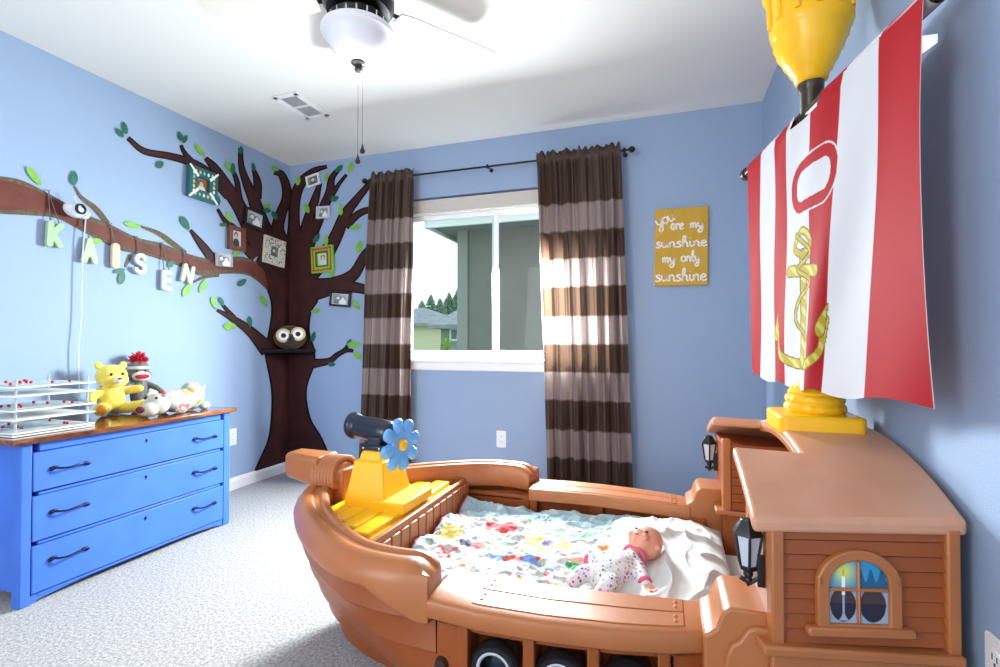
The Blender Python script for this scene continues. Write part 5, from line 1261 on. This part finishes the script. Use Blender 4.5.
# sleeve in stripes
b = MB(); cs = []
for s0, s1 in ((0.0, .455), (.615, 1.0)):
    rows = []
    ks = sorted(set([s0, s1]+[k/7+e for k in range(1, 7) for e in (-.002, .002) if s0 < k/7 < s1]))
    for s_ in ks:
        p = Vector(base)+yd*FL*s_; rows.append([p+fn_*.0205*math.cos(a)+Vector((0, 0, .0205*math.sin(a))) for a in [2*PI*k/18 for k in range(18)]])
        cs += [(*(wht if int(s_*7) % 2 == 1 else red_), 1)]*18
    b.grid(rows, close_u=True)
b.build('pole_sleeve', M['flagcloth'], fl, smooth=180, cols=cs)
tg = Vector(Pf[int(nv*.13), -1])-fn_*.018-yd*.002
b = MB(); b.add([tg+fn_*.018, tg+fn_*.018+Vector((0, 0, -.035)), tg+yd*.02+fn_*.004+Vector((0, 0, -.026)), tg+yd*.024+fn_*.006+Vector((0, 0, -.012))], [(0, 1, 2, 3)]); b.build('care_tag', M['white'], fl, smooth=0, solid=.0006)

# ------------------------------------------------------------------ mattress, quilt, pillow
b = MB(); b.prism([(-.785, -.33), (.172, -.36), (.172, -.245), (.49, -.245), (.49, .245), (.172, .245), (.172, .36), (-.785, .33)], lambda p, q, h: Vector((p, YC+q, h)), .24, .312); b.build('mattress', M['sheet'], None, bevel=.02, bseg=4, label='thin white mattress lying inside the ship bed under the quilt', cat='mattress')
from mathutils import noise
def nz(x, y, s, o=0): return noise.noise(Vector((x*s+o, y*s-o, o*1.7)))
nx, ny = 300, 220; x0, x1, y0, y1 = -.80, -.045, YC-.375, YC+.375
XX = np.linspace(x0, x1, nx); YY = np.linspace(y0, y1, ny); vs = []; 
def ridge(x, y, s, o): return 1-abs(nz(x, y, s, o))*2
for y in YY:
    for x in XX:
        e = min(x-x0, x1-x, y-y0, y1-y); z = .330+.016*nz(x, y, 5, 3)+.012*ridge(x*1.0, y*1.6, 9, 7)+.0065*ridge(x, y, 24, 2)+.003*ridge(x,y,55,8)
        far = max(0, (y-(YC+.24))/.135); z += .020*far
        ft = max(0, (x0+.06-x)/.06); z += .028*ft*(.6+.5*math.sin(y*30))
        if e < .02: z -= .012*(1-e/.02)
        vs.append((x, y, z))
G = np.array(vs); gx, gy = G[:, 0], G[:, 1]
C = np.ones((len(G), 4)); C[:, :3] = (.56, .56, .545)
wob = np.array([nz(x, y, 14, 5) for x, y in zip(gx, gy)])*.020; wob2 = np.array([nz(x, y, 16, 11) for x, y in zip(gx, gy)])*.020
n1_ = np.array([nz(x, y, 22, 21) for x, y in zip(gx, gy)]); n2_ = np.array([nz(x, y, 30, 31) for x, y in zip(gx, gy)]); n3_ = np.array([nz(x, y, 26, 41) for x, y in zip(gx, gy)]); n4_ = np.array([nz(x, y, 45, 51) for x, y in zip(gx, gy)])
C[n1_ > .50, :3] = rgb(220, 226, 130)[:3]; C[n2_ > .54, :3] = rgb(110, 190, 130)[:3]; C[n3_ < -.54, :3] = rgb(240, 150, 100)[:3]; C[(n4_ > .52), :3] = rgb(150, 165, 190)[:3]; C[(n4_ < -.57), :3] = rgb(210, 90, 90)[:3]
def patchc(px, py, rx, ry, col, ring=None, hole=None):
    c = pt(px, py, 'z', .345); m_ = ((gx+wob-c.x)/rx)**2+((gy+wob2-c.y)/ry)**2
    C[m_ < 1, :3] = rgb(*col)[:3]
    if ring: C[(m_ < 1) & (m_ > .75), :3] = rgb(*ring)[:3]
    if hole: C[m_ < .16, :3] = rgb(*hole)[:3]
patchc(446, 534, .06, .06, (226, 216, 120), hole=(230, 180, 110)); patchc(500, 526, .055, .050, (214, 74, 78)); patchc(511, 556, .085, .034, (120, 150, 214), hole=(220, 110, 90)); patchc(548, 541, .085, .038, (214, 222, 110), hole=(160, 150, 190))
patchc(586, 534, .055, .03, (120, 196, 140)); patchc(580, 562, .045, .026, (50, 150, 90)); patchc(466, 543, .022, .026, (84, 90, 110)); patchc(479, 543, .022, .024, (214, 90, 84)); patchc(587, 523, .014, .02, (224, 130, 60)); patchc(560, 529, .05, .014, (140, 200, 160)); patchc(500, 541, .05, .015, (170, 210, 180)); patchc(540, 565, .03, .014, (120, 130, 160)); patchc(549, 569, .012, .014, (210, 80, 80)); patchc(602, 548, .02, .02, (226, 150, 80))
c = pt(445, 550, 'z', .345); dx_, dy_ = gx-c.x, gy-c.y
C[((np.abs(dx_-dy_) < .009) | (np.abs(dx_+dy_) < .009)) & (np.abs(dx_) < .032), :3] = rgb(216, 84, 84)[:3]
C[(gy+wob*.4 > YC+.255), :3] = rgb(158, 188, 196)[:3]; C[(gy+wob*.4 > YC+.255) & (n1_ > .3), :3] = rgb(200, 216, 220)[:3]
C[(gx+wob*.3 < x0+.035), :3] = rgb(170, 190, 204)[:3]
C[(gx < x0+.009) | (gy > y1-.006), :3] = rgb(190, 44, 60)[:3]
b = MB(); b.v = vs; 
b.f = [(j*nx+i, j*nx+i+1, (j+1)*nx+i+1, (j+1)*nx+i) for j in range(ny-1) for i in range(nx-1)]; b.mi = [0]*len(b.f)
b.build('quilt', M['col_cloth'], None, smooth=180, cols=C, solid=.01, label='white children quilt with colourful patches and red piping covering the ship bed', cat='quilt')
# pillow
nx, ny = 150, 200; px0, px1, py0, py1 = -.165, .178, YC-.365, YC+.36
top, bot = [], []
for j in range(ny):
    v = j/(ny-1); rt, rb = [], []
    for i in range(nx):
        u = i/(nx-1); x = px0+(px1-px0)*u; y = py0+(py1-py0)*v; e = (4*u*(1-u))**.42*(4*v*(1-v))**.32
        x += .02*(abs(2*v-1)**3)*(1-2*u)*-1*.6-.045*max(0, v-.4)*(1-u)
        w = .017*ridge(x*.9+y*.5, y*1.2-x*.6, 5, 13)**3+.010*ridge(x*1.6, y*.6, 10, 4)**2+.003*nz(x, y, 25, 9)
        rt.append(Vector((x, y, .336+.062*e+w*e))); rb.append(Vector((x, y, .336-.012*e)))
    top.append(rt); bot.append(rb)
b = MB(); b.grid(top); b.grid([r[::-1] for r in bot]); b.build('pillow', M['sheet'], None, smooth=180, label='rumpled white pillow at the cabin end of the ship bed', cat='pillow')

# ------------------------------------------------------------------ doll
HD = pt(646, 543, 'z', .438)
dl = thing('baby_doll', 'baby doll in a colourful patterned sleepsuit lying on its back on the pillow edge', 'doll', (HD.x-.1, HD.y-.06, .345))
bd = Vector((-.56, -.83, 0)).normalized()       # head to feet
sd = Vector((bd.y, -bd.x, 0)); sd = sd if sd.y < 0 else -sd       # towards the viewer side
up = Vector((0, 0, 1))
DP = lambda a, s, z: Vector((HD.x, HD.y, .438))+bd*a+sd*s+up*z
hm = frame_m(HD, bd*-.75+up*.35, sd, up)
hm = frame_m(HD, (-bd+up*.25).normalized(), sd, (up+bd*.25).normalized())   # x: crown, y: side toward viewer, z: face up
b = MB(); b.ell(HD, (.052, .045, .047), hm, 32, 22); b.ell(hm @ Vector((-.022, 0, .016)), (.034, .036, .034), hm, 24, 16)     # skull and face
b.ell(hm @ Vector((-.020, 0, .050)), (.006, .006, .007), hm, 12, 8)              # nose
b.ell(hm @ Vector((-.045, 0, .030)), (.010, .012, .012), hm, 12, 8)              # chin
for s in (-1, 1): b.ell(hm @ Vector((-.028, s*.020, .036)), (.014, .013, .013), hm, 12, 8)    # cheeks
for s in (-1, 1): b.ell(hm @ Vector((-.004, s*.045, .002)), (.013, .008, .009), hm @ rotm(0, .3, 0), 14, 10)   # ears
b.ell(DP(.055, 0, -.03), (.022, .022, .022), None)
hd = b.build('head', M['skin'], dl); fuse(hd, .0022)
b = MB()
for s in (-1, 1): b.ell(hm @ Vector((-.010, s*.017, .046)), (.004, .006, .003), hm, 10, 8)
b.build('eye', mat('doll_eye', rgb(60, 50, 60), .2), hd)
b = MB(); b.ell(hm @ Vector((-.034, 0, .047)), (.003, .009, .003), hm, 10, 8); b.build('mouth', mat('doll_lips', rgb(200, 84, 96), .4), hd)
bb = MB()
def fat(b, P):
    C_ = crom(P, 6); b.tube([Vector(c[:3]) for c in C_], [float(c[3]) for c in C_], 16)
    for c in (C_[0], C_[-1]): b.ell(c[:3], (c[3],)*3, None, 14, 10)
t4 = lambda v, r: (*v, r)
fat(bb, [t4(DP(.075, 0, -.036), .034), t4(DP(.105, 0, -.042), .044), t4(DP(.145, 0, -.044), .046), t4(DP(.18, 0, -.048), .040)])
fat(bb, [t4(DP(.082, .032, -.036), .022), t4(DP(.104, .060, -.044), .020), t4(DP(.118, .082, -.05), .017)])
fat(bb, [t4(DP(.085, -.035, -.036), .022), t4(DP(.10, -.072, -.044), .021), t4(DP(.13, -.10, -.05), .018)])
fat(bb, [t4(DP(.175, .024, -.05), .026), t4(DP(.215, .042, -.040), .023), t4(DP(.25, .040, -.060), .019)])
fat(bb, [t4(DP(.175, -.024, -.05), .026), t4(DP(.215, -.046, -.045), .023), t4(DP(.25, -.05, -.060), .019)])
suit = bpy.data.materials.new('sleepsuit_print'); suit.use_nodes = True; nt = suit.node_tree; bs_ = nt.nodes['Principled BSDF']; bs_.inputs['Roughness'].default_value = .9
tc = nt.nodes.new('ShaderNodeTexCoord'); vo = nt.nodes.new('ShaderNodeTexVoronoi'); vo.inputs['Scale'].default_value = 95; nt.links.new(tc.outputs['Object'], vo.inputs['Vector'])
hs = nt.nodes.new('ShaderNodeHueSaturation'); hs.inputs['Saturation'].default_value = 1.0; hs.inputs['Value'].default_value = .8; nt.links.new(vo.outputs['Color'], hs.inputs['Color'])
lt_ = nt.nodes.new('ShaderNodeMath'); lt_.operation = 'LESS_THAN'; lt_.inputs[1].default_value = .36; nt.links.new(vo.outputs['Distance'], lt_.inputs[0])
mx = nt.nodes.new('ShaderNodeMix'); mx.data_type = 'RGBA'; mx.inputs['A'].default_value = rgb(232, 228, 232); nt.links.new(lt_.outputs[0], mx.inputs['Factor']); nt.links.new(hs.outputs[0], mx.inputs['B']); nt.links.new(mx.outputs['Result'], bs_.inputs['Base Color'])
o = bb.build('sleepsuit', suit, dl); fuse(o, .0035)
def hand(c, d, sdv, name='hand'):
    b = MB(); d = d.normalized(); sdv = (sdv-d*sdv.dot(d)).normalized(); upv = d.cross(sdv)
    mt = frame_m(c+d*.012, d, sdv, upv); b.ell(c+d*.012, (.015, .012, .008), mt, 16, 10)
    for k, (o_, L_) in enumerate(((-.0085, .013), (-.003, .016), (.003, .0155), (.0085, .012))):
        p = c+d*.022+sdv*o_; b.tube([p, p+d*L_*.6+upv*-.001, p+d*L_-upv*.005], [.0038, .0036, .0026], 8); b.ell(p+d*L_-upv*.005, (.0028,)*3, None, 8, 6)
    p = c+d*.010+sdv*.010; b.tube([p, p+d*.008+sdv*.009, p+d*.015+sdv*.010], [.0045, .004, .003], 8)
    o = b.build(name, M['skin'], dl); return o
hand(DP(.124, .094, -.051), sd+bd*.5, bd); hand(DP(.14, -.118, -.052), bd*.5-sd, bd)
b = MB(); 
for c_, d_ in ((DP(.119, .085, -.050), DP(.118, .082, -.05)-DP(.104, .060, -.044)), (DP(.135, -.108, -.051), bd*.5-sd)):
    d_ = d_.normalized(); b.tube([c_-d_*.008, c_, c_+d_*.004], [.0185, .0190, .0165], 16); b.build('cuff', M['pink'], dl); b = MB()
b = MB(); 
c_ = DP(.054, 0, -.028); a_ = bd; b.tube([c_+(sd*math.cos(t)+up*math.sin(t)*.9)*.036 for t in [2*PI*k/20 for k in range(21)]], .0055, 8); b.build('collar', M['pink'], dl)

# ------------------------------------------------------------------ light
W = bpy.data.worlds.new('sky'); S.world = W; W.use_nodes = True; nt = W.node_tree; bg = nt.nodes['Background']
tc = nt.nodes.new('ShaderNodeTexCoord'); sx = nt.nodes.new('ShaderNodeSeparateXYZ'); cr = nt.nodes.new('ShaderNodeValToRGB')
nt.links.new(tc.outputs['Generated'], sx.inputs[0]); nt.links.new(sx.outputs['Z'], cr.inputs[0]); nt.links.new(cr.outputs[0], bg.inputs['Color'])
cr.color_ramp.elements[0].position = .0; cr.color_ramp.elements[0].color = (.93, .96, 1, 1); cr.color_ramp.elements[1].position = .6; cr.color_ramp.elements[1].color = (.72, .84, 1, 1)
bg.inputs['Strength'].default_value = 1.4
def area(name, loc, target, sx_, sy_, power, col=(1, 1, 1)):
    l = bpy.data.lights.new(name, 'AREA'); l.shape = 'RECTANGLE'; l.size = sx_; l.size_y = sy_; l.energy = power; l.color = col
    o = bpy.data.objects.new(name, l); COL.objects.link(o); o.location = loc; o.rotation_euler = (Vector(target)-Vector(loc)).to_track_quat('-Z', 'Y').to_euler(); return o
area('window_daylight', (-1.02, YB+.17, 1.40), (-1.0, 1.7, .0), .5, .55, 180, (.95, .97, 1))
area('rear_left_fill', (-1.9, -1.45, 1.45), (.5, 1.5, .9), .7, 1.6, 27, (.97, .98, 1))  # added soft fill from behind on the left; no doorway stands there
l = bpy.data.lights.new('fan_lamp', 'POINT'); l.energy = 2; l.shadow_soft_size = .09; l.color = (1, .97, .92); o = bpy.data.objects.new('fan_lamp', l); COL.objects.link(o); o.location = (fc.x, fc.y, 2.06)

S.view_settings.view_transform = 'Standard'; S.view_settings.look = 'None'; S.view_settings.gamma = 1; S.view_settings.exposure = 0.48
S.view_settings.use_curve_mapping = False
